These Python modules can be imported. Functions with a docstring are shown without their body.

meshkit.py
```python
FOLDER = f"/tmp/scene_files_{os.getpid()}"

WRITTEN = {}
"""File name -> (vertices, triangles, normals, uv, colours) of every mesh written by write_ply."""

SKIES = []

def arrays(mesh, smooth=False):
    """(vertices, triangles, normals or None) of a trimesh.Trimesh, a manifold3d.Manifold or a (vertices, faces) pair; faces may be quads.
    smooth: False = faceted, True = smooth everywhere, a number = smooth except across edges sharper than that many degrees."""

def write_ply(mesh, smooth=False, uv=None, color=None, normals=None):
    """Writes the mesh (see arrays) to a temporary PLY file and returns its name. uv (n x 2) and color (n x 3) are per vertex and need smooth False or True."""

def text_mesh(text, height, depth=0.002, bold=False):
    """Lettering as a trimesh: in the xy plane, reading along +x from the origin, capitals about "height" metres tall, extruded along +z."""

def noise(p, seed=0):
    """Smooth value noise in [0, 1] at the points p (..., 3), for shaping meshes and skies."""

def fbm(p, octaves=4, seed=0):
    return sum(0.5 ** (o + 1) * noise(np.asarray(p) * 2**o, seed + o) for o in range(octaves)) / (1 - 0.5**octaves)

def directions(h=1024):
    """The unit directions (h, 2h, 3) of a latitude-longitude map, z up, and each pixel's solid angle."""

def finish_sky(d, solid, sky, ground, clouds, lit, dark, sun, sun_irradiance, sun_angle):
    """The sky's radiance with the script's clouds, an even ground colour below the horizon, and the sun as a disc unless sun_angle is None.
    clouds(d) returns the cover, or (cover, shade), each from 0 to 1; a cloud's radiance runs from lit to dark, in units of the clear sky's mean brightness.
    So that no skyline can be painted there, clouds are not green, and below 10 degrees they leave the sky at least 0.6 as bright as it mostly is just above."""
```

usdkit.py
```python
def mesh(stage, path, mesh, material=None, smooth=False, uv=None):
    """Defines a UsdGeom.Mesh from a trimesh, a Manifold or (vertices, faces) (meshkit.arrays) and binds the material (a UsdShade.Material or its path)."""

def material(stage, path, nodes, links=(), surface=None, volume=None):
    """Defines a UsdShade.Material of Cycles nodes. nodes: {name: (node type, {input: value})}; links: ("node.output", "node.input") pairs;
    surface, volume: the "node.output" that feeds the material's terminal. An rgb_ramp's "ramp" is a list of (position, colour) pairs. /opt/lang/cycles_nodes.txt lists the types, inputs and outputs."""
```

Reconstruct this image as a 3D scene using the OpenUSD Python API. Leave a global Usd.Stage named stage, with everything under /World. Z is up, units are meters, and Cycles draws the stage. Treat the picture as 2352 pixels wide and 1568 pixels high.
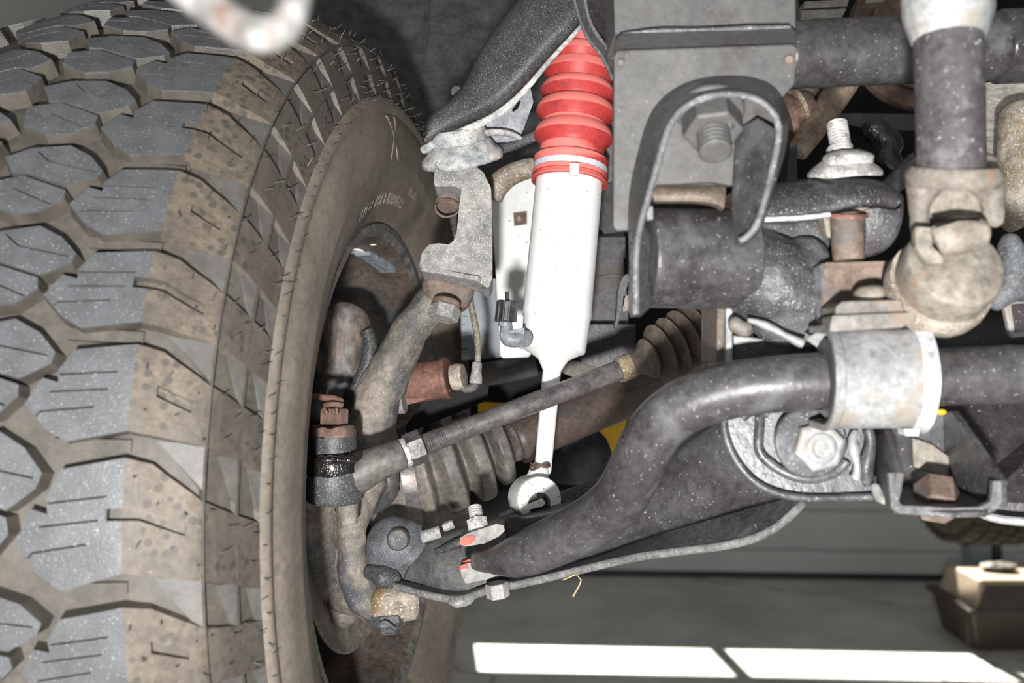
import math
import numpy as np
import trimesh
import manifold3d as m3
from scipy.interpolate import CubicSpline, PchipInterpolator
from shapely.geometry import Polygon, Point
from pxr import Usd, UsdGeom, UsdLux, UsdShade, Sdf, Gf, Vt
import usdkit
import meshkit

stage = Usd.Stage.CreateInMemory()
UsdGeom.SetStageUpAxis(stage, "Z")
UsdGeom.SetStageMetersPerUnit(stage, 1.0)
world = UsdGeom.Xform.Define(stage, "/World")
UsdGeom.Scope.Define(stage, "/World/Looks")
stage.SetDefaultPrim(world.GetPrim())

# ---------------------------------------------------------------- camera, lights, exposure
H, F = 1.2, 2300.0                     # camera height (m); focal length in pixels of the 2352-wide frame
cam = UsdGeom.Camera.Define(stage, "/World/camera")
cam.AddTranslateOp().Set(Gf.Vec3d(0, 0, H))
cam.AddRotateXOp().Set(90.0)
cam.CreateHorizontalApertureAttr(36.0)
cam.CreateFocalLengthAttr(36.0 * F / 2352)
cam.CreateClippingRangeAttr(Gf.Vec2f(0.02, 200))
cam.CreateFStopAttr(7.0)
cam.CreateFocusDistanceAttr(0.77)
cam.CreateExposureAttr(0.0)

sky = UsdLux.DomeLight.Define(stage, "/World/sky")            # pale daylight that comes in through the open front of the garage
sky.CreateIntensityAttr(0.22)
sky.CreateColorAttr(Gf.Vec3f(0.93, 0.97, 1.0))
sun = UsdLux.DistantLight.Define(stage, "/World/sun")         # sun, through the windows of the garage door
sun.CreateIntensityAttr(70000.0)
sun.CreateAngleAttr(0.6)
sun.CreateColorAttr(Gf.Vec3f(1.0, 0.95, 0.86))
sun.AddRotateXYZOp().Set(Gf.Vec3f(-45.0, 0.0, 5.0))
flash = UsdLux.SphereLight.Define(stage, "/World/camera_flash")  # the photographer's flash, held just under the lens
flash.AddTranslateOp().Set(Gf.Vec3d(-0.04, -0.20, H - 0.14))
flash.CreateRadiusAttr(0.02)
flash.CreateIntensityAttr(5000.0)
flash.CreateColorAttr(Gf.Vec3f(1.0, 0.985, 0.96))

# ---------------------------------------------------------------- materials
def mat(name, c1, c2=None, rough=0.6, metal=0.0, scale=60, speck=None, speck_scale=500, speck_at=0.66, stain=None, stain_at=0.6,
        stain_scale=25, bump=0.3, bump_scale=400, bump_dist=0.0006, edge=0.0, spec=0.4, coat=0.0, grain=0.45, drops=None, up_face_tone=None, stretch=(1, 1, 1), speck_soft=0.07, rough_var=0.0):
    """A worn surface: two tones mixed by noise, stains of a third colour, fine specks of dust, a fine bump and softened edges."""
    c2 = c2 or tuple(0.6 * c for c in c1)
    n = {"g": ("geometry", {}), "mp": ("mapping", {"scale": stretch}),
         "n1": ("noise_texture", {"scale": scale, "detail": 5.0, "roughness": 0.62}),
         "r1": ("rgb_ramp", {"ramp": [(0.36, c2), (0.64, c1)]}),
         "nb": ("noise_texture", {"scale": bump_scale, "detail": 3.0, "roughness": 0.6}),
         "b": ("bump", {"strength": bump, "distance": bump_dist}),
         "p": ("principled_bsdf", {"roughness": rough, "metallic": metal, "specular_ior_level": spec, "coat_weight": coat, "coat_roughness": 0.12})}
    l = [("g.position", "mp.vector"), ("mp.vector", "n1.vector"), ("n1.fac", "r1.fac"), ("g.position", "nb.vector"), ("nb.fac", "b.height"), ("b.normal", "p.normal")]
    col = "r1.color"
    if grain:                              # fine dirt and wear at two sizes, multiplied in
        n["n4"] = ("noise_texture", {"scale": 190.0, "detail": 6.0, "roughness": 0.7})
        n["r4"] = ("rgb_ramp", {"ramp": [(0.30, (1 - grain,) * 3), (0.5, (1, 1, 1)), (0.72, (1 + grain,) * 3)]})
        n["m4"] = ("mix", {"mix_type": "multiply", "fac": 1.0})
        l += [("mp.vector", "n4.vector"), ("n4.fac", "r4.fac"), (col, "m4.color1"), ("r4.color", "m4.color2")]
        col = "m4.color"
    if stain is not None:
        n["n2"] = ("noise_texture", {"scale": stain_scale, "detail": 4.0, "roughness": 0.65})
        n["r2"] = ("rgb_ramp", {"ramp": [(stain_at - 0.05, (0, 0, 0)), (stain_at + 0.08, (1, 1, 1))]})
        n["m2"] = ("mix", {"color2": stain})
        l += [("g.position", "n2.vector"), ("n2.fac", "r2.fac"), ("r2.color", "m2.fac"), (col, "m2.color1")]
        col = "m2.color"
    if up_face_tone is not None:               # second tone mixed in on the faces that turn up
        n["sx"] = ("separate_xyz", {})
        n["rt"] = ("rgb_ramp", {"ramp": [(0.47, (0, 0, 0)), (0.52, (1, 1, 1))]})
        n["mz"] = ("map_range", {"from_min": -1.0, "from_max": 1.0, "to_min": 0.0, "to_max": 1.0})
        n["m6"] = ("mix", {"color2": up_face_tone})
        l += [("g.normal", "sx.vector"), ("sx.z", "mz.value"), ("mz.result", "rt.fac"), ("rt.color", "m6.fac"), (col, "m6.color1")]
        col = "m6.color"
    if speck is not None:
        n["n3"] = ("noise_texture", {"scale": speck_scale * 1.8, "detail": 2.0, "roughness": 0.65})
        n["r3"] = ("rgb_ramp", {"ramp": [(speck_at - 0.075, (0, 0, 0)), (speck_at - 0.03 + speck_soft * 0.5, (0.9, 0.9, 0.9))]})
        n["m3"] = ("mix", {"color2": speck})
        l += [("g.position", "n3.vector"), ("n3.fac", "r3.fac"), ("r3.color", "m3.fac"), (col, "m3.color1")]
        col = "m3.color"
    if drops is not None:                  # dried splashes: round darker spots in patches
        n["vo"] = ("voronoi_texture", {"scale": 150.0, "randomness": 1.0})
        n["rv"] = ("rgb_ramp", {"ramp": [(0.30, (1, 1, 1)), (0.40, (0, 0, 0))]})
        n["nm"] = ("noise_texture", {"scale": 30.0, "detail": 2.0})
        n["rm"] = ("rgb_ramp", {"ramp": [(0.46, (0, 0, 0)), (0.54, (0.85, 0.85, 0.85))]})
        n["mm"] = ("mix", {"mix_type": "multiply", "fac": 1.0})
        n["m5"] = ("mix", {"color2": drops})
        l += [("g.position", "vo.vector"), ("vo.distance", "rv.fac"), ("g.position", "nm.vector"), ("nm.fac", "rm.fac"), ("rv.color", "mm.color1"), ("rm.color", "mm.color2"), ("mm.color", "m5.fac"), (col, "m5.color1")]
        col = "m5.color"
    l.append((col, "p.base_color"))
    if rough_var:
        n["rr"] = ("map_range", {"from_min": 0.3, "from_max": 0.7, "to_min": rough - rough_var, "to_max": rough + rough_var})
        l += [("n1.fac", "rr.value"), ("rr.result", "p.roughness")]
    if edge:
        n["bv"] = ("bevel", {"samples": 4, "radius": edge})
        l.append(("bv.bevel", "b.normal"))
    return usdkit.material(stage, "/World/Looks/" + name, n, l, surface="p.BSDF")

# rubber: the worn face of a tread block (primvar 'worn') is grey, its flanks carry brown dried mud
def tread_mat(name, face, flank, speck):
    n = {"g": ("geometry", {}), "a": ("attribute", {"attribute": "worn"}),
         "ra": ("rgb_ramp", {"ramp": [(0.86, (0, 0, 0)), (0.99, (1, 1, 1))]}),
         "n1": ("noise_texture", {"scale": 70.0, "detail": 5.0}), "r1": ("rgb_ramp", {"ramp": [(0.35, tuple(0.72 * c for c in face)), (0.65, face)]}),
         "nf": ("noise_texture", {"scale": 45.0, "detail": 5.0}), "rf": ("rgb_ramp", {"ramp": [(0.35, tuple(0.6 * c for c in flank)), (0.62, flank)]}),
         "n3": ("noise_texture", {"scale": 900.0, "detail": 3.0, "roughness": 0.7}), "r3": ("rgb_ramp", {"ramp": [(0.625, (0, 0, 0)), (0.685, (1, 1, 1))]}),
         "m3": ("mix", {"color2": speck}), "m": ("mix", {}),
         "nb": ("noise_texture", {"scale": 900.0, "detail": 2.0}), "b": ("bump", {"strength": 0.5, "distance": 0.0006}),
         "p": ("principled_bsdf", {"roughness": 0.5, "specular_ior_level": 0.5})}
    l = [("g.position", "n1.vector"), ("g.position", "nf.vector"), ("g.position", "n3.vector"), ("g.position", "nb.vector"), ("n1.fac", "r1.fac"), ("nf.fac", "rf.fac"),
         ("n3.fac", "r3.fac"), ("r3.color", "m3.fac"), ("r1.color", "m3.color1"), ("a.fac", "ra.fac"), ("ra.color", "m.fac"), ("rf.color", "m.color1"), ("m3.color", "m.color2"),
         ("m.color", "p.base_color"), ("nb.fac", "b.height"), ("b.normal", "p.normal")]
    return usdkit.material(stage, "/World/Looks/" + name, n, l, surface="p.BSDF")

M = {}
M["tread"] = tread_mat("tread_rubber", (0.080, 0.084, 0.090), (0.082, 0.073, 0.060), (0.34, 0.34, 0.34))
M["tire_brown"] = mat("tire_rubber_brown", (0.092, 0.079, 0.066), (0.066, 0.057, 0.048), 0.55, scale=28, speck=(0.20, 0.18, 0.16), speck_scale=600, speck_at=0.76, drops=(0.042, 0.038, 0.035), bump=0.25, grain=0.25)
M["tire_groove"] = mat("tire_groove_rubber", (0.086, 0.076, 0.063), (0.056, 0.051, 0.045), 0.6, scale=35, bump=0.25, grain=0.25)
M["tire_shoulder"] = mat("tire_shoulder_rubber", (0.112, 0.091, 0.069), (0.070, 0.058, 0.048), 0.6, scale=30, speck=(0.24, 0.2, 0.15), speck_scale=300, speck_at=0.74, drops=(0.05, 0.045, 0.04), bump=0.3, grain=0.35)
M["tire_facet"] = mat("tire_facet_rubber", (0.092, 0.089, 0.084), (0.068, 0.064, 0.060), 0.5, scale=50, bump=0.15, grain=0.2)
M["tire_wall"] = mat("tire_sidewall_rubber", (0.190, 0.162, 0.134), (0.130, 0.110, 0.091), 0.6, scale=18, stain=(0.088, 0.075, 0.063), stain_at=0.6, stain_scale=12, bump=0.2, grain=0.25)
M["hair"] = mat("tire_hair_rubber", (0.075, 0.07, 0.065), None, 0.5)
M["rim"] = mat("rim_metal", (0.16, 0.125, 0.10), (0.075, 0.06, 0.05), 0.5, scale=30, speck=(0.35, 0.32, 0.3), speck_scale=350, speck_at=0.72, stain=(0.07, 0.085, 0.095), stain_at=0.6, metal=0.2)
M["rim_lip"] = mat("rim_lip_metal", (0.20, 0.195, 0.185), (0.085, 0.078, 0.07), 0.45, scale=80, metal=0.3)
M["weight"] = mat("wheel_weight_lead", (0.24, 0.28, 0.31), (0.14, 0.16, 0.18), 0.55, scale=150)
M["white_mark"] = mat("white_mark", (0.85, 0.85, 0.83), (0.75, 0.75, 0.73), 0.5)
M["cast"] = mat("cast_iron_dusty", (0.235, 0.204, 0.170), (0.098, 0.089, 0.080), 0.65, scale=22, speck=(0.40, 0.35, 0.29), speck_scale=420, speck_at=0.70, stain=(0.060, 0.063, 0.070), stain_at=0.54, stain_scale=16, bump=0.6, bump_scale=300, bump_dist=0.001)
M["cast_pale"] = mat("cast_iron_pale", (0.34, 0.30, 0.25), (0.15, 0.125, 0.10), 0.7, scale=45, speck=(0.55, 0.5, 0.42), speck_scale=300, speck_at=0.66, stain=(0.18, 0.115, 0.05), stain_at=0.58, bump=0.6, bump_dist=0.001)
M["caliper"] = mat("caliper_rust", (0.22, 0.22, 0.22), (0.115, 0.070, 0.045), 0.6, scale=34, stain=(0.05, 0.045, 0.042), stain_at=0.55, stain_scale=30, bump=0.5, stretch=(1.0, 1.0, 0.30), grain=0.6)
M["dusty_plate"] = mat("dusty_steel_plate", (0.30, 0.29, 0.275), (0.17, 0.168, 0.165), 0.7, scale=26, speck=(0.62, 0.61, 0.58), speck_scale=600, speck_at=0.66, stain=(0.13, 0.132, 0.136), stain_at=0.62, stain_scale=30, bump=0.4, edge=0.0012)
M["dark_dusty"] = mat("dark_steel_dusty", (0.046, 0.046, 0.048), (0.028, 0.028, 0.030), 0.5, scale=30, speck=(0.30, 0.30, 0.30), speck_scale=800, speck_at=0.655, bump=0.35, bump_scale=500, edge=0.0012)
M["dark_blue_dust"] = mat("dark_steel_blue_dust", (0.105, 0.112, 0.122), (0.046, 0.049, 0.054), 0.6, scale=40, speck=(0.42, 0.42, 0.42), speck_scale=900, speck_at=0.67, bump=0.4)
M["pale_blue_dust"] = mat("steel_pale_blue_dust", (0.30, 0.32, 0.34), (0.12, 0.13, 0.145), 0.65, scale=45, speck=(0.5, 0.5, 0.5), speck_scale=800, speck_at=0.68, bump=0.4)
M["white_dust"] = mat("steel_white_dust", (0.55, 0.54, 0.50), (0.22, 0.24, 0.26), 0.7, scale=70, speck=(0.10, 0.11, 0.12), speck_scale=700, speck_at=0.66, bump=0.5)
M["black_paint"] = mat("black_chassis_paint", (0.058, 0.056, 0.057), (0.033, 0.030, 0.031), 0.36, scale=22, speck=(0.30, 0.30, 0.30), speck_scale=260, speck_at=0.73, stain=(0.092, 0.091, 0.094), stain_at=0.58, stain_scale=26, bump=0.3, bump_scale=160, bump_dist=0.001, edge=0.0016, rough_var=0.13)
M["grey_paint"] = mat("grey_dusty_chassis_paint", (0.106, 0.103, 0.101), (0.078, 0.076, 0.075), 0.55, scale=20, stain=(0.062, 0.050, 0.050), stain_at=0.62, stain_scale=35, speck=(0.2, 0.2, 0.19), speck_scale=200, speck_at=0.76, bump=0.25, bump_scale=180, bump_dist=0.0008, edge=0.002, grain=0.22)
M["lip_paint"] = mat("worn_grey_edge", (0.145, 0.145, 0.148), (0.085, 0.085, 0.088), 0.5, scale=70, speck=(0.35, 0.35, 0.35), speck_scale=260, speck_at=0.70, edge=0.001)
M["spray"] = mat("black_casting_with_paint_flecks", (0.060, 0.058, 0.062), (0.032, 0.029, 0.031), 0.42, scale=24, speck=(0.45, 0.45, 0.47), speck_scale=420, speck_at=0.705, stain=(0.11, 0.108, 0.11), stain_at=0.58, stain_scale=18, bump=0.6, bump_scale=260, bump_dist=0.0014, rough_var=0.1)
M["arm_end"] = mat("grey_dust_on_black_arm", (0.112, 0.110, 0.108), (0.062, 0.061, 0.061), 0.62, scale=24, speck=(0.30, 0.29, 0.28), speck_scale=800, speck_at=0.69, stain=(0.045, 0.045, 0.047), stain_at=0.60, stain_scale=30, bump=0.35, edge=0.0012)
M["lip_dust"] = mat("dusty_worn_lip", (0.17, 0.168, 0.165), (0.075, 0.074, 0.074), 0.6, scale=60, speck=(0.36, 0.35, 0.34), speck_scale=600, speck_at=0.68, bump=0.4)
M["dirty_strut"] = mat("dirt_flecked_strut", (0.088, 0.084, 0.087), (0.048, 0.041, 0.044), 0.45, scale=30, speck=(0.34, 0.34, 0.35), speck_scale=140, speck_at=0.72, stain=(0.15, 0.148, 0.15), stain_at=0.60, stain_scale=70, bump=0.4, bump_scale=200)
M["silver_dust"] = mat("silver_sprayed_plate", (0.090, 0.090, 0.097), (0.042, 0.042, 0.046), 0.36, metal=0.1, scale=30, speck=(0.40, 0.40, 0.42), speck_scale=300, speck_at=0.72, stain=(0.15, 0.153, 0.165), stain_at=0.58, stain_scale=26, bump=0.35, bump_scale=170, bump_dist=0.0010, edge=0.0016, rough_var=0.1)
M["clamp"] = mat("galvanised_clamp", (0.35, 0.352, 0.354), (0.185, 0.19, 0.196), 0.5, metal=0.1, scale=26, stain=(0.25, 0.22, 0.185), stain_at=0.57, stain_scale=40, speck=(0.45, 0.45, 0.45), speck_scale=170, speck_at=0.76, bump=0.3, edge=0.002, grain=0.35)
M["clamp_tan"] = mat("tan_grey_clamp_ears", (0.215, 0.20, 0.18), (0.12, 0.112, 0.104), 0.6, scale=40, stain=(0.20, 0.145, 0.11), stain_at=0.6, stain_scale=50, bump=0.3, edge=0.0018)
M["clamp_white"] = mat("bright_worn_zinc", (0.62, 0.63, 0.65), (0.36, 0.37, 0.39), 0.45, metal=0.2, scale=60, bump=0.3)
M["rust"] = mat("light_rust_steel", (0.205, 0.150, 0.120), (0.11, 0.078, 0.062), 0.7, scale=45, stain=(0.10, 0.095, 0.095), stain_at=0.58, stain_scale=40, bump=0.35, edge=0.0015)
M["rust_tan"] = mat("rusty_tan_casting", (0.25, 0.225, 0.19), (0.135, 0.118, 0.10), 0.62, scale=36, stain=(0.21, 0.125, 0.075), stain_at=0.63, stain_scale=50, bump=0.4, edge=0.0015)
M["rust_red"] = mat("red_oxide_steel", (0.185, 0.088, 0.065), (0.10, 0.05, 0.04), 0.65, scale=40, stain=(0.11, 0.10, 0.09), stain_at=0.63, speck=(0.4, 0.33, 0.3), speck_scale=350, speck_at=0.73, bump=0.3)
M["rust_dark"] = mat("dark_rust_steel", (0.15, 0.083, 0.062), (0.07, 0.05, 0.042), 0.7, scale=60, stain=(0.24, 0.15, 0.12), stain_at=0.62, stain_scale=60, bump=0.5)
M["axle"] = mat("axle_shaft_rust", (0.085, 0.058, 0.046), (0.05, 0.038, 0.034), 0.45, scale=28, stain=(0.045, 0.042, 0.042), stain_at=0.58, speck=(0.2, 0.17, 0.14), speck_scale=700, speck_at=0.68, bump=0.3)
M["bare"] = mat("bare_machined_steel", (0.165, 0.155, 0.155), (0.088, 0.079, 0.080), 0.38, metal=0.4, scale=60, stain=(0.10, 0.072, 0.060), stain_at=0.64, stain_scale=45, speck=(0.4, 0.39, 0.38), speck_scale=500, speck_at=0.75, bump=0.25, rough_var=0.1)
M["shank"] = mat("dirty_forged_steel", (0.150, 0.136, 0.128), (0.082, 0.074, 0.070), 0.55, metal=0.15, scale=40, speck=(0.34, 0.32, 0.3), speck_scale=500, speck_at=0.73, stain=(0.055, 0.05, 0.048), stain_at=0.6, stain_scale=40, bump=0.35)
M["zinc"] = mat("zinc_plated_dusty", (0.46, 0.45, 0.43), (0.22, 0.215, 0.21), 0.55, metal=0.15, scale=110, speck=(0.75, 0.74, 0.7), speck_scale=500, speck_at=0.64, bump=0.4)
M["grime_black"] = mat("greasy_black_rubber", (0.016, 0.014, 0.013), (0.010, 0.009, 0.009), 0.16, scale=40, bump=0.9, bump_scale=170, bump_dist=0.003, coat=0.5)
M["boot_grey"] = mat("dusty_grey_rubber", (0.155, 0.14, 0.12), (0.072, 0.068, 0.064), 0.5, scale=24, speck=(0.3, 0.27, 0.24), speck_scale=420, speck_at=0.72, stain=(0.058, 0.056, 0.054), stain_at=0.56, bump=0.25)
M["boot_brown"] = mat("dusty_brown_rubber", (0.135, 0.105, 0.080), (0.062, 0.052, 0.043), 0.55, scale=30, speck=(0.25, 0.22, 0.2), speck_scale=300, speck_at=0.72, bump=0.3)
M["red_rubber"] = mat("red_rubber", (0.48, 0.048, 0.045), (0.38, 0.035, 0.033), 0.5, up_face_tone=(0.74, 0.19, 0.165), scale=30, speck=(0.60, 0.30, 0.27), speck_scale=650, speck_at=0.74, stain=(0.22, 0.035, 0.035), stain_at=0.635, stain_scale=45, bump=0.15, bump_scale=200, grain=0.22)
M["white_paint"] = mat("white_paint", (0.82, 0.82, 0.81), (0.76, 0.76, 0.75), 0.4, scale=20, speck=(0.12, 0.11, 0.10), speck_scale=190, speck_at=0.765, speck_soft=0.01, bump=0.1, grain=0.03)
M["white_chipped"] = mat("white_paint_chipped", (0.80, 0.80, 0.78), (0.70, 0.69, 0.67), 0.45, scale=40, speck=(0.06, 0.055, 0.05), speck_scale=330, speck_at=0.70, speck_soft=0.01, bump=0.25, grain=0.08)
M["tie"] = mat("nylon_tie", (0.58, 0.60, 0.66), (0.52, 0.54, 0.60), 0.35, scale=30, bump=0.05, grain=0.08)
M["tie_head"] = mat("nylon_tie_head", (0.66, 0.64, 0.58), (0.55, 0.53, 0.48), 0.4, scale=90, bump=0.1, grain=0.08)
M["black_plastic"] = mat("black_plastic", (0.035, 0.037, 0.040), (0.022, 0.023, 0.025), 0.35, scale=60, speck=(0.25, 0.25, 0.25), speck_scale=600, speck_at=0.72, bump=0.1, edge=0.0008)
M["grey_plastic"] = mat("grey_dusty_plastic", (0.22, 0.235, 0.25), (0.12, 0.13, 0.14), 0.5, scale=60, bump=0.2, edge=0.0008)
M["pale_paint"] = mat("pale_painted_sheet", (0.72, 0.72, 0.70), (0.52, 0.53, 0.53), 0.45, scale=14, speck=(0.12, 0.10, 0.09), speck_scale=140, speck_at=0.76, speck_soft=0.012, bump=0.1, grain=0.03)
M["blue_grey"] = mat("blue_grey_sheet", (0.25, 0.28, 0.31), (0.19, 0.21, 0.235), 0.5, scale=14, bump=0.1, grain=0.08)
M["liner"] = mat("fibre_wheel_liner", (0.056, 0.057, 0.060), (0.026, 0.026, 0.028), 0.75, scale=40, stretch=(1, 1, 1.6), speck=(0.20, 0.19, 0.18), speck_scale=900, speck_at=0.70, bump=0.9, bump_scale=150, bump_dist=0.003)
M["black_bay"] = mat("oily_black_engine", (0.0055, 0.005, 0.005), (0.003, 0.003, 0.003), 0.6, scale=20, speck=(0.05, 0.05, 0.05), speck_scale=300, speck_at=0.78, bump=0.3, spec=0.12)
M["bay_grey"] = mat("dusty_grey_frame", (0.105, 0.102, 0.105), (0.065, 0.063, 0.064), 0.6, scale=30, stain=(0.09, 0.062, 0.04), stain_at=0.62, speck=(0.3, 0.3, 0.3), speck_scale=280, speck_at=0.75, bump=0.2)
M["bay_dark"] = mat("dark_frame_paint", (0.050, 0.042, 0.047), (0.030, 0.024, 0.028), 0.4, scale=30, speck=(0.25, 0.25, 0.26), speck_scale=220, speck_at=0.73, bump=0.35, bump_scale=200, bump_dist=0.001)
M["yellow"] = mat("yellow_lift_paint", (0.72, 0.42, 0.018), (0.60, 0.33, 0.012), 0.5, scale=20, speck=(0.22, 0.14, 0.02), speck_scale=120, speck_at=0.73, bump=0.15, grain=0.08)
M["bump_rubber"] = mat("black_bump_stop_rubber", (0.050, 0.052, 0.056), (0.030, 0.031, 0.033), 0.4, scale=50, speck=(0.25, 0.25, 0.26), speck_scale=400, speck_at=0.76, bump=0.15)
M["red_grey"] = mat("grey_bushing_with_red_paint", (0.26, 0.25, 0.235), (0.16, 0.155, 0.15), 0.65, scale=60, speck=(0.1, 0.1, 0.1), speck_scale=500, speck_at=0.72, stain=(0.30, 0.12, 0.10), stain_at=0.64, stain_scale=40, bump=0.35)
M["red_paint"] = mat("red_paint_marks", (0.42, 0.045, 0.022), (0.30, 0.05, 0.035), 0.55, scale=120, bump=0.2)
M["braid"] = mat("braided_hose", (0.30, 0.27, 0.21), (0.12, 0.105, 0.08), 0.5, scale=700, bump=0.9, bump_scale=900, bump_dist=0.001)
M["hook_metal"] = mat("pale_scuffed_metal", (0.19, 0.188, 0.185), (0.080, 0.076, 0.073), 0.7, scale=130, stain=(0.085, 0.048, 0.034), stain_at=0.60, stain_scale=70, bump=0.3)
M["pale_ribbed"] = mat("pale_ribbed_panel", (0.34, 0.32, 0.29), (0.20, 0.18, 0.155), 0.65, scale=50, stretch=(1, 1, 4), bump=0.5, bump_scale=200)
M["tan_dirt"] = mat("tan_dusty_metal", (0.27, 0.20, 0.15), (0.16, 0.115, 0.085), 0.7, scale=60, bump=0.4)
M["door_paint"] = mat("grey_door_paint", (0.50, 0.505, 0.495), (0.46, 0.465, 0.455), 0.6, scale=2.0, bump=0.1, bump_scale=60, grain=0.08)
M["wall_paint"] = mat("garage_wall_paint", (0.42, 0.42, 0.41), (0.37, 0.37, 0.36), 0.7, scale=2.0, bump=0.1, bump_scale=60, grain=0.08)
M["twig"] = mat("dry_straw", (0.45, 0.36, 0.20), (0.3, 0.23, 0.12), 0.6)
M["box_plastic"] = mat("brown_storage_plastic", (0.060, 0.044, 0.036), (0.045, 0.033, 0.028), 0.45, scale=10, bump=0.1, grain=0.08)
M["box_lid"] = mat("tan_lid_plastic", (0.46, 0.36, 0.27), (0.40, 0.31, 0.23), 0.5, scale=10, bump=0.1, grain=0.08)
M["far_tire"] = mat("far_tire_rubber", (0.085, 0.062, 0.038), (0.05, 0.037, 0.024), 0.7, scale=30, bump=0.3)

# concrete floor: mottled, with crooked hairline cracks
M["concrete"] = usdkit.material(stage, "/World/Looks/concrete_floor", {
    "g": ("geometry", {}), "n1": ("noise_texture", {"scale": 1.7, "detail": 7.0, "roughness": 0.65}), "r1": ("rgb_ramp", {"ramp": [(0.32, (0.42, 0.40, 0.37)), (0.66, (0.72, 0.71, 0.68))]}),
    "nw": ("noise_texture", {"scale": 5.0, "detail": 4.0}), "mw": ("mix", {"fac": 0.22}), "v": ("voronoi_texture", {"feature": "distance_to_edge", "scale": 0.55}),
    "rv": ("rgb_ramp", {"ramp": [(0.0, (0.8, 0.8, 0.8)), (0.001, (0.8, 0.8, 0.8)), (0.004, (0, 0, 0))]}), "mc": ("mix", {"color2": (0.06, 0.05, 0.042)}),
    "n2": ("noise_texture", {"scale": 90.0, "detail": 3.0}), "b": ("bump", {"strength": 0.2, "distance": 0.002}), "p": ("principled_bsdf", {"roughness": 0.55})},
    [("g.position", "n1.vector"), ("n1.fac", "r1.fac"), ("g.position", "nw.vector"), ("g.position", "mw.color1"), ("nw.color", "mw.color2"), ("mw.color", "v.vector"), ("v.distance", "rv.fac"),
     ("rv.color", "mc.fac"), ("r1.color", "mc.color1"), ("mc.color", "p.base_color"), ("g.position", "n2.vector"), ("n2.fac", "b.height"), ("b.normal", "p.normal")], surface="p.BSDF")
M["pane_glass"] = usdkit.material(stage, "/World/Looks/window_glass", {
    "t": ("transparent_bsdf", {"color": (0.95, 0.97, 0.96)}), "s": ("glossy_bsdf", {"roughness": 0.02, "color": (1, 1, 1)}), "m": ("mix_closure", {"fac": 0.06})},
    [("t.BSDF", "m.closure1"), ("s.BSDF", "m.closure2")], surface="m.closure")

# ---------------------------------------------------------------- scene tree helpers
used = {}

def numbered(path):
    k = used.get(path, 0)
    used[path] = k + 1
    return path if k == 0 else f"{path}_{k:03d}"

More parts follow.
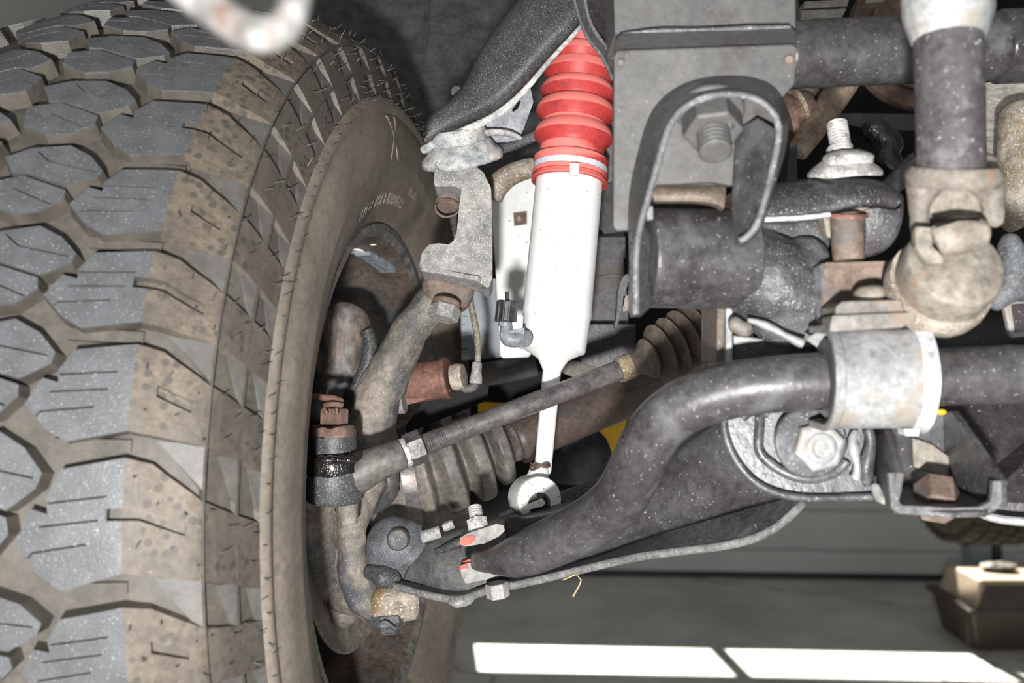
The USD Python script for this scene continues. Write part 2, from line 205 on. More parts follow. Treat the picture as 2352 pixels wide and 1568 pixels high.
class Thing:
    """One top-level object: an Xform at the thing's base; each part is a Mesh under it, a sub-part a Mesh under its part."""
    def __init__(self, name, label=None, cat=None, group=None, kind=None):
        self.path = numbered("/World/" + name)
        self.data = {k: v for k, v in dict(label=label, category=cat, group=group, kind=kind).items() if v}
        self.parts = []

    def part(self, name, mesh, material, parent=None, smooth=35, label=None, kind=None, worn=None):
        v, f, n = meshkit.arrays(mesh, smooth)
        if worn is not None and len(worn) != len(v):
            raise ValueError("worn needs one value per vertex")
        path = numbered((parent or self.path) + "/" + name)
        self.parts.append((path, v, f, n, material, label, kind, worn))
        return path

    def done(self):
        lo = np.min([p[1].min(0) for p in self.parts], 0)
        hi = np.max([p[1].max(0) for p in self.parts], 0)
        base = np.array([(lo[0] + hi[0]) / 2, (lo[1] + hi[1]) / 2, lo[2]])
        x = UsdGeom.Xform.Define(stage, self.path)
        x.AddTranslateOp().Set(Gf.Vec3d(*map(float, base)))
        for k, v in self.data.items():
            x.GetPrim().SetCustomDataByKey(k, v)
        for path, v, f, n, material, label, kind, worn in self.parts:
            m = UsdGeom.Mesh.Define(stage, path)
            m.CreatePointsAttr(Vt.Vec3fArray.FromNumpy((v - base).astype(np.float32)))
            m.CreateFaceVertexCountsAttr(Vt.IntArray.FromNumpy(np.full(len(f), 3, np.int32)))
            m.CreateFaceVertexIndicesAttr(Vt.IntArray.FromNumpy(f.astype(np.int32).ravel()))
            m.CreateSubdivisionSchemeAttr("none")
            if n is not None:
                m.CreateNormalsAttr(Vt.Vec3fArray.FromNumpy(n.astype(np.float32)))
                m.SetNormalsInterpolation("vertex")
            if worn is not None:
                UsdGeom.PrimvarsAPI(m).CreatePrimvar("worn", Sdf.ValueTypeNames.FloatArray, "vertex").Set(Vt.FloatArray.FromNumpy(np.asarray(worn, np.float32)))
            UsdShade.MaterialBindingAPI.Apply(m.GetPrim()).Bind(M[material])
            if label:
                m.GetPrim().SetCustomDataByKey("label", label)
            if kind:
                m.GetPrim().SetCustomDataByKey("kind", kind)
        return self

# ---------------------------------------------------------------- shape helpers
def P(x, y, Y):
    """The point at depth Y (m) that stands at pixel (x, y) of the 2352 x 1568 photograph."""
    return np.array([(x - 1176.0) / F * Y, Y, H + (784.0 - y) / F * Y])

def PP(pts, Y=None):
    return np.array([P(p[0], p[1], p[2] if len(p) > 2 else Y) for p in pts])

def unit(v):
    v = np.asarray(v, float)
    return v / np.linalg.norm(v)

def frame(axis, ref=(0, 0, 1.0)):
    a = unit(axis)
    r = np.asarray(ref, float)
    if abs(a @ unit(r)) > 0.97:
        r = np.array([1.0, 0, 0])
    u = unit(np.cross(r, a))
    return u, np.cross(a, u), a

def cat(*ms):
    return trimesh.util.concatenate([trimesh.Trimesh(*meshkit.arrays(m)[:2], process=False) for m in ms])

def grid_faces(rows, cols, wrap):
    i, j = np.meshgrid(np.arange(rows - 1), np.arange(cols if wrap else cols - 1), indexing="ij")
    a, b = i * cols + j, i * cols + (j + 1) % cols
    c, d = a + cols, b + cols
    return np.vstack([np.stack([a, b, d], -1).reshape(-1, 3), np.stack([a, d, c], -1).reshape(-1, 3)])

def closed(v, f):
    m = trimesh.Trimesh(v, f, process=False)
    if m.volume < 0:
        m.invert()
    return m

def smoothpath(pts, n):
    pts = np.asarray(pts, float)
    if len(pts) < 3:
        t = np.linspace(0, 1, n)[:, None]
        return pts[0] * (1 - t) + pts[-1] * t, np.linspace(0, 1, n), np.array([0, 1.0])
    s = np.concatenate([[0], np.cumsum(np.sqrt(np.linalg.norm(np.diff(pts, axis=0), axis=1)))])
    s /= s[-1]
    t = np.linspace(0, 1, n)
    return CubicSpline(s, pts)(t), t, s

def tube(pts, r, n=40, k=24, flat=None, ref=(0, 0, 1.0), cap=True, straight=False):
    """A round rod along a smooth path. r: one radius or one per path point; flat: squash across the path, per point, along ref."""
    pts = np.asarray(pts, float)
    if straight:
        q, t, s = pts, np.linspace(0, 1, len(pts)), np.linspace(0, 1, len(pts))
    else:
        q, t, s = smoothpath(pts, n)
    rr = np.full(len(q), r) if np.ndim(r) == 0 else np.interp(t, s, r)
    fl = np.ones(len(q)) if flat is None else np.interp(t, s, flat)
    tan = np.gradient(q, axis=0)
    tan /= np.linalg.norm(tan, axis=1, keepdims=True)
    u, w, _ = frame(tan[0], ref)
    rings, ang = [], np.linspace(0, 2 * np.pi, k, endpoint=False)
    for i in range(len(q)):
        u = unit(u - tan[i] * (u @ tan[i]))
        w = np.cross(tan[i], u)
        rings.append(q[i] + rr[i] * (np.cos(ang)[:, None] * u + fl[i] * np.sin(ang)[:, None] * w))
    if cap:
        e0 = q[0] + 0.86 * (rings[0] - q[0]) - tan[0] * rr[0] * 0.10
        e1 = q[-1] + 0.86 * (rings[-1] - q[-1]) + tan[-1] * rr[-1] * 0.10
        rings = [e0] + rings + [e1]
    v = np.vstack(rings)
    f = grid_faces(len(rings), k, True)
    c0, c1 = len(v), len(v) + 1
    v = np.vstack([v, rings[0].mean(0), rings[-1].mean(0)])
    j = np.arange(k)
    last = (len(rings) - 1) * k
    f = np.vstack([f, np.stack([np.full(k, c0), (j + 1) % k, j], 1), np.stack([np.full(k, c1), last + j, last + (j + 1) % k], 1)])
    return closed(v, f)

def lathe(profile, p0, axis, k=56, bend=None, wobble=0.0, seed=0):
    """A surface of revolution: profile of (distance along axis, radius) from p0."""
    u, w, a = frame(axis)
    ang = np.linspace(0, 2 * np.pi, k, endpoint=False)
    rings = []
    for i, (t, r) in enumerate(profile):
        c = np.asarray(p0, float) + a * t + (0 if bend is None else np.asarray(bend(t)))
        ring = c + max(r, 1e-6) * (np.cos(ang)[:, None] * u + np.sin(ang)[:, None] * w)
        if wobble:
            ring = ring + a * (wobble * (meshkit.fbm(np.stack([np.cos(ang) * 1.6 + 7, np.sin(ang) * 1.6 + 3, np.full(k, i * 0.25)], 1), 3, seed) - 0.5))[:, None]
        rings.append(ring)
    v = np.vstack(rings)
    f = grid_faces(len(rings), k, True)
    j = np.arange(k)
    last = (len(rings) - 1) * k
    v = np.vstack([v, rings[0].mean(0), rings[-1].mean(0)])
    f = np.vstack([f, np.stack([np.full(k, len(v) - 2), (j + 1) % k, j], 1), np.stack([np.full(k, len(v) - 1), last + j, last + (j + 1) % k], 1)])
    return closed(v, f)

def cyl(p0, p1, r, k=40, ch=0.08):
    L = np.linalg.norm(np.subtract(p1, p0))
    c = ch * r
    return lathe([(0, r - c), (c, r), (L - c, r), (L, r - c)], p0, np.subtract(p1, p0), k)

def hexbar(p0, p1, rad, turn=0.0, ch=0.10, sides=6):
    """A nut or bolt head: a prism with chamfered corners. rad: to the corner."""
    u, w, a = frame(np.subtract(p1, p0))
    L = np.linalg.norm(np.subtract(p1, p0))
    ang = np.linspace(0, 2 * np.pi, sides, endpoint=False) + turn
    pts = []
    for t, r in ((0, rad * (1 - ch)), (ch * rad * 0.6, rad), (L - ch * rad * 0.6, rad), (L, rad * (1 - ch))):
        pts.append(np.asarray(p0) + a * t + r * (np.cos(ang)[:, None] * u + np.sin(ang)[:, None] * w))
    return m3.Manifold.hull_points(np.vstack(pts))

def thread(p0, p1, r, pitch=0.0016, k=28, depth=0.10):
    """A threaded stud: fine V-shaped rings."""
    L = np.linalg.norm(np.subtract(p1, p0))
    n = max(int(L / pitch), 2)
    prof = [(0, r * 0.8)]
    for i in range(n):
        prof += [((i + 0.1) * L / n, r * (1 - depth)), ((i + 0.55) * L / n, r)]
    prof += [(L, r * 0.85)]
    return lathe(prof, p0, np.subtract(p1, p0), k)

def ball(c, r, sub=3):
    m = trimesh.creation.icosphere(sub, 1.0)
    m.apply_scale(r)
    m.apply_translation(c)
    return m

def plate(pts, t, holes=(), rnd=0.0):
    """A flat plate whose face passes through the points (x, y, depth); t: its thickness away from the camera."""
    q = PP(pts)
    c = q.mean(0)
    nrm = np.linalg.svd(q - c)[2][2]
    if nrm @ (c - [0, 0, H]) < 0:
        nrm = -nrm
    u, w, a = frame(nrm)
    def flat(points):
        out = []
        for p in points:
            d = P(p[0], p[1], 1.0) - [0, 0, H]
            s = ((c - [0, 0, H]) @ a) / (d @ a)
            x = np.array([0, 0, H]) + d * s - c
            out.append((x @ u, x @ w))
        return out
    poly = Polygon(flat(pts), [flat(h) for h in holes]).buffer(0)
    if rnd:
        poly = poly.buffer(-rnd).buffer(2 * rnd).buffer(-rnd)
    g = max(getattr(poly, "geoms", [poly]), key=lambda z: z.area)
    m = trimesh.creation.extrude_polygon(g, t, engine="earcut")
    m.vertices = c + m.vertices[:, :1] * u + m.vertices[:, 1:2] * w + m.vertices[:, 2:] * a
    return closed(m.vertices, m.faces)

def band(L, R, bulge=0.0, thick=0.004, n=40, k=10, power=2.0, rough=0.0, seed=3, straight=False):
    """A sheet lofted between two edges (points in space), bulging towards the camera, with a real thickness behind it."""
    L, R = np.asarray(L, float), np.asarray(R, float)
    if straight:
        lerp = lambda A: np.stack([np.interp(np.linspace(0, 1, n), np.linspace(0, 1, len(A)), A[:, i]) for i in range(3)], 1)
        a, b = lerp(L), lerp(R)
    else:
        a, b = smoothpath(L, n)[0], smoothpath(R, n)[0]
    s = np.linspace(0, 1, k)
    q = a[:, None] * (1 - s)[None, :, None] + b[:, None] * s[None, :, None]
    bl = np.full(n, bulge) if np.ndim(bulge) == 0 else np.interp(np.linspace(0, 1, n), np.linspace(0, 1, len(bulge)), bulge)
    q[..., 1] -= bl[:, None] * (1 - np.abs(2 * s - 1) ** power)[None]
    if rough:
        q[..., 1] += rough * (meshkit.fbm(q * 40, 4, seed) - 0.5)
    fr = q.reshape(-1, 3)
    bk = fr + [0, thick, 0]
    f = grid_faces(n, k, False)
    N = n * k
    idx = np.arange(N).reshape(n, k)
    loop = np.concatenate([idx[0], idx[1:, -1], idx[-1, -2::-1], idx[-2:0:-1, 0]])
    nx = np.roll(loop, -1)
    side = np.vstack([np.stack([loop, nx + N, nx], 1), np.stack([loop, loop + N, nx + N], 1)])
    m = trimesh.Trimesh(np.vstack([fr, bk]), np.vstack([f, f[:, ::-1] + N, side]), process=False)
    trimesh.repair.fix_normals(m)
    return m

def blob(chains, size=0.004, it=10, rough=0.0, seed=1, flatten=None, cut=None):
    """A cast shape: chains of spheres (x, y, depth, radius in pixels) hulled pair by pair, joined, smoothed and roughened."""
    parts = []
    for ch in chains:
        sph = [m3.Manifold.sphere(c[3] * c[2] / F, 20).translate(tuple(P(*c[:3]))) for c in ch]
        parts += [sph[0]] if len(sph) == 1 else [m3.Manifold.batch_hull([a, b]) for a, b in zip(sph, sph[1:])]
    m = m3.Manifold.batch_boolean(parts, m3.OpType.Add)
    if cut is not None:
        for x in cut:
            m = m - x
    m = m.refine_to_length(size)
    v, f, _ = meshkit.arrays(m)
    t = trimesh.Trimesh(v, f, process=False)
    t.merge_vertices()
    trimesh.smoothing.filter_taubin(t, 0.5, 0.53, it)
    if rough:
        t.vertices += t.vertex_normals * (rough * (meshkit.fbm(t.vertices * 70, 4, seed) - 0.5))[:, None]
    return t

def mani(m):
    v, f, _ = meshkit.arrays(m)
    t = trimesh.Trimesh(v, f, process=False)
    t.merge_vertices()
    return m3.Manifold(m3.Mesh(np.asarray(t.vertices, np.float32), np.asarray(t.faces, np.uint32)))

def px(n, Y):
    return n * Y / F

# ---------------------------------------------------------------- the garage: floor, door with windows, walls, ceiling
def box(lo, hi):
    b = trimesh.creation.box(np.subtract(hi, lo))
    b.apply_translation(np.add(lo, hi) / 2)
    return b

def structure(name, label=None):
    return Thing(name, label, None, None, "structure")

t = structure("floor", "grey concrete garage floor with hairline cracks and sun patches")
t.part("slab", box((-4, -3.0, -0.12), (5, 5.9, 0)), "concrete", smooth=False)
t.done()
yaw = math.radians(3.6)
ca, sa = math.cos(-yaw), math.sin(-yaw)
def on_door(m):
    """From door space (x along the door, y through it, z up) to its place behind the car."""
    m = m.copy()
    v = m.vertices
    m.vertices = np.stack([v[:, 0] * ca - v[:, 1] * sa + 0.285, v[:, 0] * sa + v[:, 1] * ca + 5.13, v[:, 2]], 1)
    return m
t = structure("door_1", "grey sectional garage door with a row of windows")
sections = [(0.035, 0.146), (0.152, 0.347), (0.353, 0.80), (0.806, 1.20), (1.565, 2.05), (2.056, 2.6), (2.606, 3.1)]
for z0, z1 in sections:
    b = box((-4.0, 0, z0), (4.4, 0.045, z1))
    b2 = cat(box((-4.0, -0.004, z0 + 0.006), (4.4, 0.0, z1 - 0.006)), box((-4.0, 0.02, z0 - 0.012), (4.4, 0.044, z0)) if z0 != 1.565 else box((-4.0, 0.02, 1.61), (4.4, 0.044, 1.565)))
    t.part("panel", on_door(cat(b, b2)), "door_paint", smooth=False)
wins = [(-0.545, 0.385), (0.435, 1.375), (1.425, 2.36)]       # the panes that the sun shines through
for x0, x1 in ((-4.0, -0.545), (0.385, 0.435), (1.375, 1.425), (2.36, 4.4)):
    t.part("window_post", on_door(box((x0, 0, 1.20), (x1, 0.045, 1.565))), "door_paint", smooth=False)
t.part("bottom_seal", on_door(box((-4.0, 0.005, 0.002), (4.4, 0.04, 0.034))), "black_plastic", smooth=False)
t.done()
for i, (x0, x1) in enumerate(wins):
    t = structure(f"window_{i + 1}")
    t.part("pane", on_door(box((x0, 0.018, 1.20), (x1, 0.024, 1.565))), "pane_glass", smooth=False)
    t.done()
t = structure("wall_left"); t.part("wall_panel", box((-4.1, -2.0, 0), (-4.0, 5.9, 3.1)), "wall_paint", smooth=False); t.done()
t = structure("wall_right"); t.part("wall_panel", box((5.0, -2.0, 0), (5.1, 5.9, 3.1)), "wall_paint", smooth=False); t.done()
t = structure("ceiling"); t.part("ceiling_panel", box((-4.1, -2.0, 3.1), (5.1, 5.9, 3.2)), "wall_paint", smooth=False); t.done()

# ---------------------------------------------------------------- the wheel: tyre, rim
WC = np.array([-0.204, 0.916, H - 0.116])
wy, wcamb = 0.142, 0.005
WA = np.array([math.cos(wy) * math.cos(wcamb), -math.sin(wy) * math.cos(wcamb), math.sin(wcamb)])
E1 = np.array([0, -1.0, 0]) - WA * (np.array([0, -1.0, 0]) @ WA)
E1 /= np.linalg.norm(E1)
E2 = np.cross(WA, E1)
E2 = E2 if E2[2] > 0 else -E2
UC = -0.070                                   # the tyre's middle, along the axle from WC

def wheel_pt(u, r, th):
    th = np.asarray(th)
    return WC + np.asarray(u)[..., None] * WA + np.asarray(r)[..., None] * (np.cos(th)[..., None] * E1 + np.sin(th)[..., None] * E2)

half = [(UC, 0.4130), (-0.03, 0.4075), (0.0, 0.4015), (0.030, 0.3957), (0.050, 0.3912), (0.056, 0.3895), (0.0735, 0.3795), (0.091, 0.368), (0.1005, 0.345), (0.108, 0.317),
        (0.1115, 0.300), (0.112, 0.283), (0.109, 0.262), (0.103, 0.243), (0.0945, 0.226), (0.089, 0.2165), (0.082, 0.2150)]
mer = [(2 * UC - u, r) for u, r in half[::-1]] + half[1:]
mer = np.array(mer)
arc = np.concatenate([[0], np.cumsum(np.linalg.norm(np.diff(mer, axis=0), axis=1))])
i0 = len(half) - 1 + 5
arc = (arc - arc[i0]) * 1000                  # v: millimetres along the section, 0 at the edge of the tread on the axle side
fu, fr = PchipInterpolator(arc, mer[:, 0]), PchipInterpolator(arc, mer[:, 1])
VC = float(arc[len(half) - 1])                # v of the middle
V_END = arc[-1]

def tyre(v, th_deg, h_mm):
    """Tyre space (v along the section in mm, angle in degrees, height above the surface in mm) to the scene."""
    v = np.clip(v, arc[0], arc[-1])
    u, r = fu(v), fr(v)
    du, dr = fu(v, 1), fr(v, 1)
    L = np.hypot(du, dr)
    nu, nr = -dr / L, du / L
    return wheel_pt(u + nu * h_mm / 1000, r + nr * h_mm / 1000, np.radians(th_deg))

def depth_at(v):
    v = np.where(v < VC, 2 * VC - v, v)
    return np.interp(v, [-10, 4, 20, 41, 60, 100], [11.5, 9.5, 6.5, 4.2, 3.2, 3.2])

# carcass: the surface between the blocks, with its rings and beads
prof = []
for s in (-1, 1):
    side = [(-60, None), (-40, None), (-20, None), (-8, None), (0, None), (8, None), (16, None), (24, None), (32, None), (39.2, None), (40.2, 0.0), (41, 0.7), (41.8, 0.0), (43.4, -4.0), (53, -3.4), (63, -3.2), (63.8, 0.0), (66.2, 0.0),
            (67, -3.2), (75, -3.2), (84, -3.2), (85.2, 0.0), (88, 1.8), (91, 2.4), (94, 2.0), (97, 0.0), (100, -0.8), (104, 0.1), (112, 0.8), (122, 0.6), (136, 0.0), (139, 0.9), (142, 0.0), (154, 0.3), (168, 0.2), (180, 0.0), (190, 0), (V_END, 0)]
    side = [(v, -float(depth_at(np.array(float(v)))) if h is None else h) for v, h in side]
    prof.append(side if s > 0 else [(2 * VC - v, h) for v, h in side[::-1]])
prof = prof[0] + [(VC, -11.5)] + prof[1]
pv, ph = np.array([p[0] for p in prof]), np.array([p[1] for p in prof])
nth = 336
th = np.linspace(0, 360, nth, endpoint=False)
vv, tt = np.meshgrid(pv, th, indexing="ij")
hh = np.repeat(ph[:, None], nth, 1)
carc = trimesh.Trimesh(tyre(vv.ravel(), tt.ravel(), hh.ravel()), grid_faces(len(pv), nth, True), process=False)
inner = trimesh.Trimesh(tyre(vv.ravel(), tt.ravel(), hh.ravel() - 9.0), grid_faces(len(pv), nth, True)[:, ::-1], process=False)
side_faces = carc.faces[(carc.faces.max(1) // nth >= 0)]
if carc.face_normals[len(carc.faces) // 2 * 1] @ (carc.triangles_center[len(carc.faces) // 2] - WC) < 0:
    carc.invert(); inner.invert()
wheel = Thing("wheel", "off-road tyre with chunky worn tread on a steel rim, filling the left side", "wheel")
rowv = np.minimum(carc.faces.min(1) // nth, len(pv) - 2)
wall_rows = (pv[rowv] >= 85) | (pv[rowv] <= 2 * VC - 97)
sub = lambda m, mask: (lambda x: (x.remove_unreferenced_vertices(), x)[1])(trimesh.Trimesh(m.vertices.copy(), m.faces[mask], process=False))
tire_path = wheel.part("tread_base", cat(sub(carc, ~wall_rows), inner), "tire_groove", smooth=40, label="brown dirty groove floor between the tread blocks")
wheel.part("sidewall", sub(carc, wall_rows), "tire_wall", smooth=40, label="smooth brown sidewall ring with raised lettering")

# tops of the shoulder lugs: the pitch varies around the tyre
tops = [51.5, 42.6, 33.7, 25.3, 17.1, 8.1, -3.4]
rest = np.linspace(51.5 - 360, -3.4, 36)[1:-1]
tops = np.array(tops + list(rest[::-1]) + [51.5 - 360])
K = len(tops) - 1

def solid(poly_mm, D, scale=0.95, sipes=(), split=None, ref=8.0):
    """An upright block over a polygon (mm), narrower at its top, with narrow slits."""
    a = np.array(poly_mm, float)
    c = np.array(Polygon(a).buffer(0).centroid.coords[0])
    q = (a - c) / scale
    if Polygon(q).exterior.is_ccw is False:
        q = q[::-1]
    m = m3.CrossSection([q.tolist()]).extrude(D, scale_top=(scale, scale)).translate((c[0], c[1], 0))
    for x0, y0, x1, y1, w in sipes:
        d = np.array([x1 - x0, y1 - y0]); L = np.linalg.norm(d); n = np.array([-d[1], d[0]]) / L * w / 2
        s = m3.CrossSection([[(x0 + n[0], y0 + n[1]), (x0 - n[0], y0 - n[1]), (x1 - n[0], y1 - n[1]), (x1 + n[0], y1 + n[1])]])
        if s.area() < 1e-6:
            s = m3.CrossSection([[(x1 + n[0], y1 + n[1]), (x1 - n[0], y1 - n[1]), (x0 - n[0], y0 - n[1]), (x0 + n[0], y0 + n[1])]])
        m = m - s.extrude(D).translate((0, 0, D * 0.3))
    return m

MM = math.radians(1) * 390                     # millimetres per degree on the tread
def bend(m, D, th0, mirror=None, top=0.0):
    m = m.refine_to_length(9.0)
    v, f, _ = meshkit.arrays(m)
    vv = v[:, 0] if mirror is None else 2 * mirror - v[:, 0]
    pts = tyre(vv, th0 + v[:, 1] / MM, (v[:, 2] / D - 1) * (depth_at(vv) + 0.4) + top)
    t = trimesh.Trimesh(pts, f if mirror is None else f[:, ::-1], process=False)
    if t.volume < 0:
        t.invert()
    return t, np.clip(v[:, 2] / D, 0, 1)

us = lambda u: (u - 0.056) * 1000              # axial metres to v on the tread (nearly the same length)
lug = [(17, -2.3), (24, -0.7), (56, 0), (56, -6.6), (25.5, -7.5), (14, -6.6), (2, -4.8), (9.5, -2.9), (18, -3.2)]
lug = [(u - 56, th) for u, th in lug]
lug_full = lug[:2] + [(0, 0), (14, -0.35), (41, -2.7), (41, -7.6), (14, -6.9), (0, -6.6)] + lug[4:]
colA = [(-44, -0.6), (-31, 0.6), (-10, 1.4), (4, 0.5), (14, -0.9), (12, -1.8), (-3, -3.0), (-28, -2.1), (-36, -2.2)]
colB = [(-46, -3.4), (-29, -2.4), (-3, -3.4), (-2, -4.3), (-13, -5.8), (-27, -6.3), (-43, -5.5)]
rng = np.random.default_rng(4)
others = []
D = 11.0
for k in range(K):
    top, hgt = tops[k], tops[k] - tops[k + 1]
    sc = hgt / 8.571
    facing = (top + 180) % 360 - 180
    near = -50 < facing < 105
    seen_side = True
    toY = lambda pts: [(v, th * sc * MM) for v, th in pts]
    # shoulder lug of the axle side: tread face and shoulder face
    sip = [(-38, -2.6, -8, -2.2, 0.9), (-42, -3.9, -12, -3.55, 0.9), (-46, -5.35, -18, -4.9, 0.9), (-50, -6.0, -45, -5.3, 0.9)] if near else []
    m = solid(toY(lug_full), D, 0.955, [(a, b * sc * MM, c, d * sc * MM, w) for a, b, c, d, w in sip])
    if near:
        v0 = -8 if k % 2 else 13
        m = m - m3.Manifold.cube((31 - v0, 6.5, 9)).translate((v0, -3.6 * sc * MM, D - 6.5)).refine_to_length(4).warp(lambda p: (p[0], p[1] - 0.42 * max(p[0] - 8, 0), p[2]))
    a, b = m.split_by_plane((1, 0, 0), 0.0)
    for piece, nm, mt in ((a, "shoulder_block", "tire_shoulder"), (b, "tread_block", "tread")):
        g, worn = bend(piece, D, top)
        if near:
            wheel.part(nm, g, mt, smooth=False, worn=worn if mt == "tread" else None)
        else:
            others.append(g)
    if near:
        g = m3.Manifold.cube((42, 6.5, 4.0)).translate((-40, -3.2, 0))
        g, worn = bend(g, D, tops[k + 1] + 0.9 * sc)
        wheel.part("wear_bar", g, "tire_groove", smooth=False)
    # two inner rows of paired blocks with crooked slits, the second row mirrored and half a pitch on
    for mirror, dth in ((None, 0.0), (-104.0, 4.3)):
        for poly, sl in ((colA, [(-27, 0.4, -18, -0.6, 0.9), (-18, -0.6, 10, -1.2, 0.9)]), (colB, [(-45, -4.5, -31, -3.8, 0.9), (-31, -3.8, -8, -5.0, 0.9)])):
            jig = rng.normal(0, 0.5, (len(poly), 2))
            pts = [(u - 56 + j[0] * 0.6, th * sc * MM + j[1] * 0.5) for (u, th), j in zip(poly, jig)]
            m = solid(pts, D, 0.93, [(x - 56, y * sc * MM, x1 - 56, y1 * sc * MM, w) for x, y, x1, y1, w in sl] if near else ())
            g, worn = bend(m, D, top + dth, mirror)
            if -35 < facing < 88:
                wheel.part("tread_block", g, "tread", smooth=False, worn=worn)
            else:
                others.append(g)
    g, worn = bend(solid(toY(lug_full), D, 0.955), D, top + 4.2, VC)
    if 10 < facing < 88:
        a, b = solid(toY(lug_full), D, 0.955).split_by_plane((1, 0, 0), 0.0)
        g, worn = bend(b, D, top + 4.2, VC)
        wheel.part("tread_block", g, "tread", smooth=False, worn=worn)
        others.append(bend(a, D, top + 4.2, VC)[0])
    else:
        others.append(g)
wheel.part("tread_blocks", cat(*others), "tire_brown", smooth=False, kind="stuff", label="tread blocks around the far side of the tyre")

# sidewall: raised panels between pairs of pockets, sloping facets in the pockets and grooves, vent hairs
hairs, facets = [], []
for k in range(K):
    top, hgt = tops[k], tops[k] - tops[k + 1]
    sc = hgt / 8.571
    seen = -60 < (top + 180) % 360 - 180 < 125
    for (va, vb, ta, tb) in ((42.6, 64.0, (-2.7, -7.6), (-3.7, -8.5)), (66.0, 85.5, (-3.8, -8.6), (-4.6, -9.6))):
        n1, n2 = 4, 6
        g = []
        for h in (0.0, -3.9):
            for i in range(n1):
                s = i / (n1 - 1)
                v = va + (vb - va) * s
                hi_, lo_ = (ta[0] + (tb[0] - ta[0]) * s) * sc, (ta[1] + (tb[1] - ta[1]) * s) * sc
                w = 0.0 if h == 0 else 0.16
                g.append(tyre(np.full(n2, v), top + np.linspace(hi_ + w, lo_ - w, n2), np.full(n2, h)))
        q = np.vstack(g)
        f = grid_faces(n1, n2, False)
        N = n1 * n2
        idx = np.arange(N).reshape(n1, n2)
        loop = np.concatenate([idx[0], idx[1:, -1], idx[-1, -2::-1], idx[-2:0:-1, 0]])
        nx = np.roll(loop, -1)
        pm = trimesh.Trimesh(q, np.vstack([f, f[:, ::-1] + N, np.stack([loop, nx + N, nx], 1), np.stack([loop, loop + N, nx + N], 1)]), process=False)
        trimesh.repair.fix_normals(pm)
        wheel.part("sidewall_lug", pm, "tire_brown", smooth=False) if seen else others.append(pm)
    # facets (three-cornered ramps): from the floor of a pocket up to its rim
    for (vA, vB, tt_, tb_, hA) in ((16, 41.0, -7.3, -11.3, -7.0), (52, 63.6, -8.3, -12.4, -3.4), (75, 84.6, -9.1, -13.6, -3.2)):
        tri = [(vA, tt_ + 0.1, hA), (vB, tt_ - 0.1, -0.15), (vB, tb_ + 0.15, -0.15)]
        topq = np.vstack([tyre(np.array([v]), np.array([top + a * sc]), np.array([h])) for v, a, h in tri])
        lowq = np.vstack([tyre(np.array([v]), np.array([top + a * sc]), np.array([-float(depth_at(np.array(v))) - 1.0])) for v, a, h in tri])
        pm = trimesh.Trimesh(np.vstack([topq, lowq]), [(0, 1, 2), (5, 4, 3), (0, 3, 4), (0, 4, 1), (1, 4, 5), (1, 5, 2), (2, 5, 3), (2, 3, 0)], process=False)
        trimesh.repair.fix_normals(pm)
        wheel.part("sidewall_facet", pm, "tire_facet", smooth=False) if seen else others.append(pm)
    for v, a in ((5, -1.2), (9, -4.6), (20, -2.0), (24, -5.2), (33, -3.6), (37, -6.6), (45, -3.4), (52, -6.4), (58, -4.6), (70, -4.6), (76, -7.6), (80, -5.6), (88, -2.0), (89, -4.0), (88, -6.0), (88, -8.4)):
        v += rng.normal(0, 1.5); a += rng.normal(0, 0.35)
        p0 = tyre(np.array([v]), np.array([top + a * sc]), np.array([0.0]))[0]
        p1 = tyre(np.array([v + rng.normal(0, 1.2)]), np.array([top + a * sc + rng.normal(0, 0.25)]), np.array([rng.uniform(3.5, 7.0)]))[0]
        hairs.append(lathe([(0, 0.0005), (np.linalg.norm(p1 - p0), 0.00035)], p0, p1 - p0, 6))
wheel.part("vent_hairs", cat(*hairs), "hair", smooth=False, kind="stuff", label="fine rubber moulding hairs sticking out of the sidewall")

# raised lettering, reading clockwise with its tops outward
def letters(text, height, v_base, th0, gap=1.0, h=1.0, outline=True):
    """Each character on the sidewall; v_base: the foot line (further in), th0: angle where the word starts."""
    x = th0
    rb = float(fr(v_base - height * 500))
    for ch in text:
        if ch != " ":
            tm = meshkit.text_mesh(ch, height, 0.001, True)
            tm = tm.subdivide_to_size(0.006) if height > 0.02 else tm
            b = tm.bounds
            q = tm.vertices
            ang = x + np.degrees((q[:, 0] - b[0][0]) / rb)
            base = tyre(v_base - q[:, 1] * 1000, ang, np.where(q[:, 2] > 0.0005, h, -0.4))
            lm = trimesh.Trimesh(base, tm.faces[:, ::-1], process=False)
            if lm.volume < 0:
                lm.invert()
            wheel.part("letter", lm, "tire_wall", smooth=False, label=f"raised letter {ch}")
            x += math.degrees((b[1][0] - b[0][0]) / rb) + math.degrees(height * 0.22 * gap / rb)
        else:
            x += math.degrees(height * 0.5 / rb)
letters("GRABBER", 0.030, 131, 126.0, 1.2, 1.1)
letters("X", 0.036, 138, 78.5, 1.0, 1.1)
letters("STEEL BELT RADIAL", 0.0095, 176, 62.0, 0.9, 0.7)
letters("TUBELESS GENERAL", 0.008, 158, 134.0, 1.4, 0.7)
letters("M+S", 0.008, 160, 96.0, 1.0, 0.7)

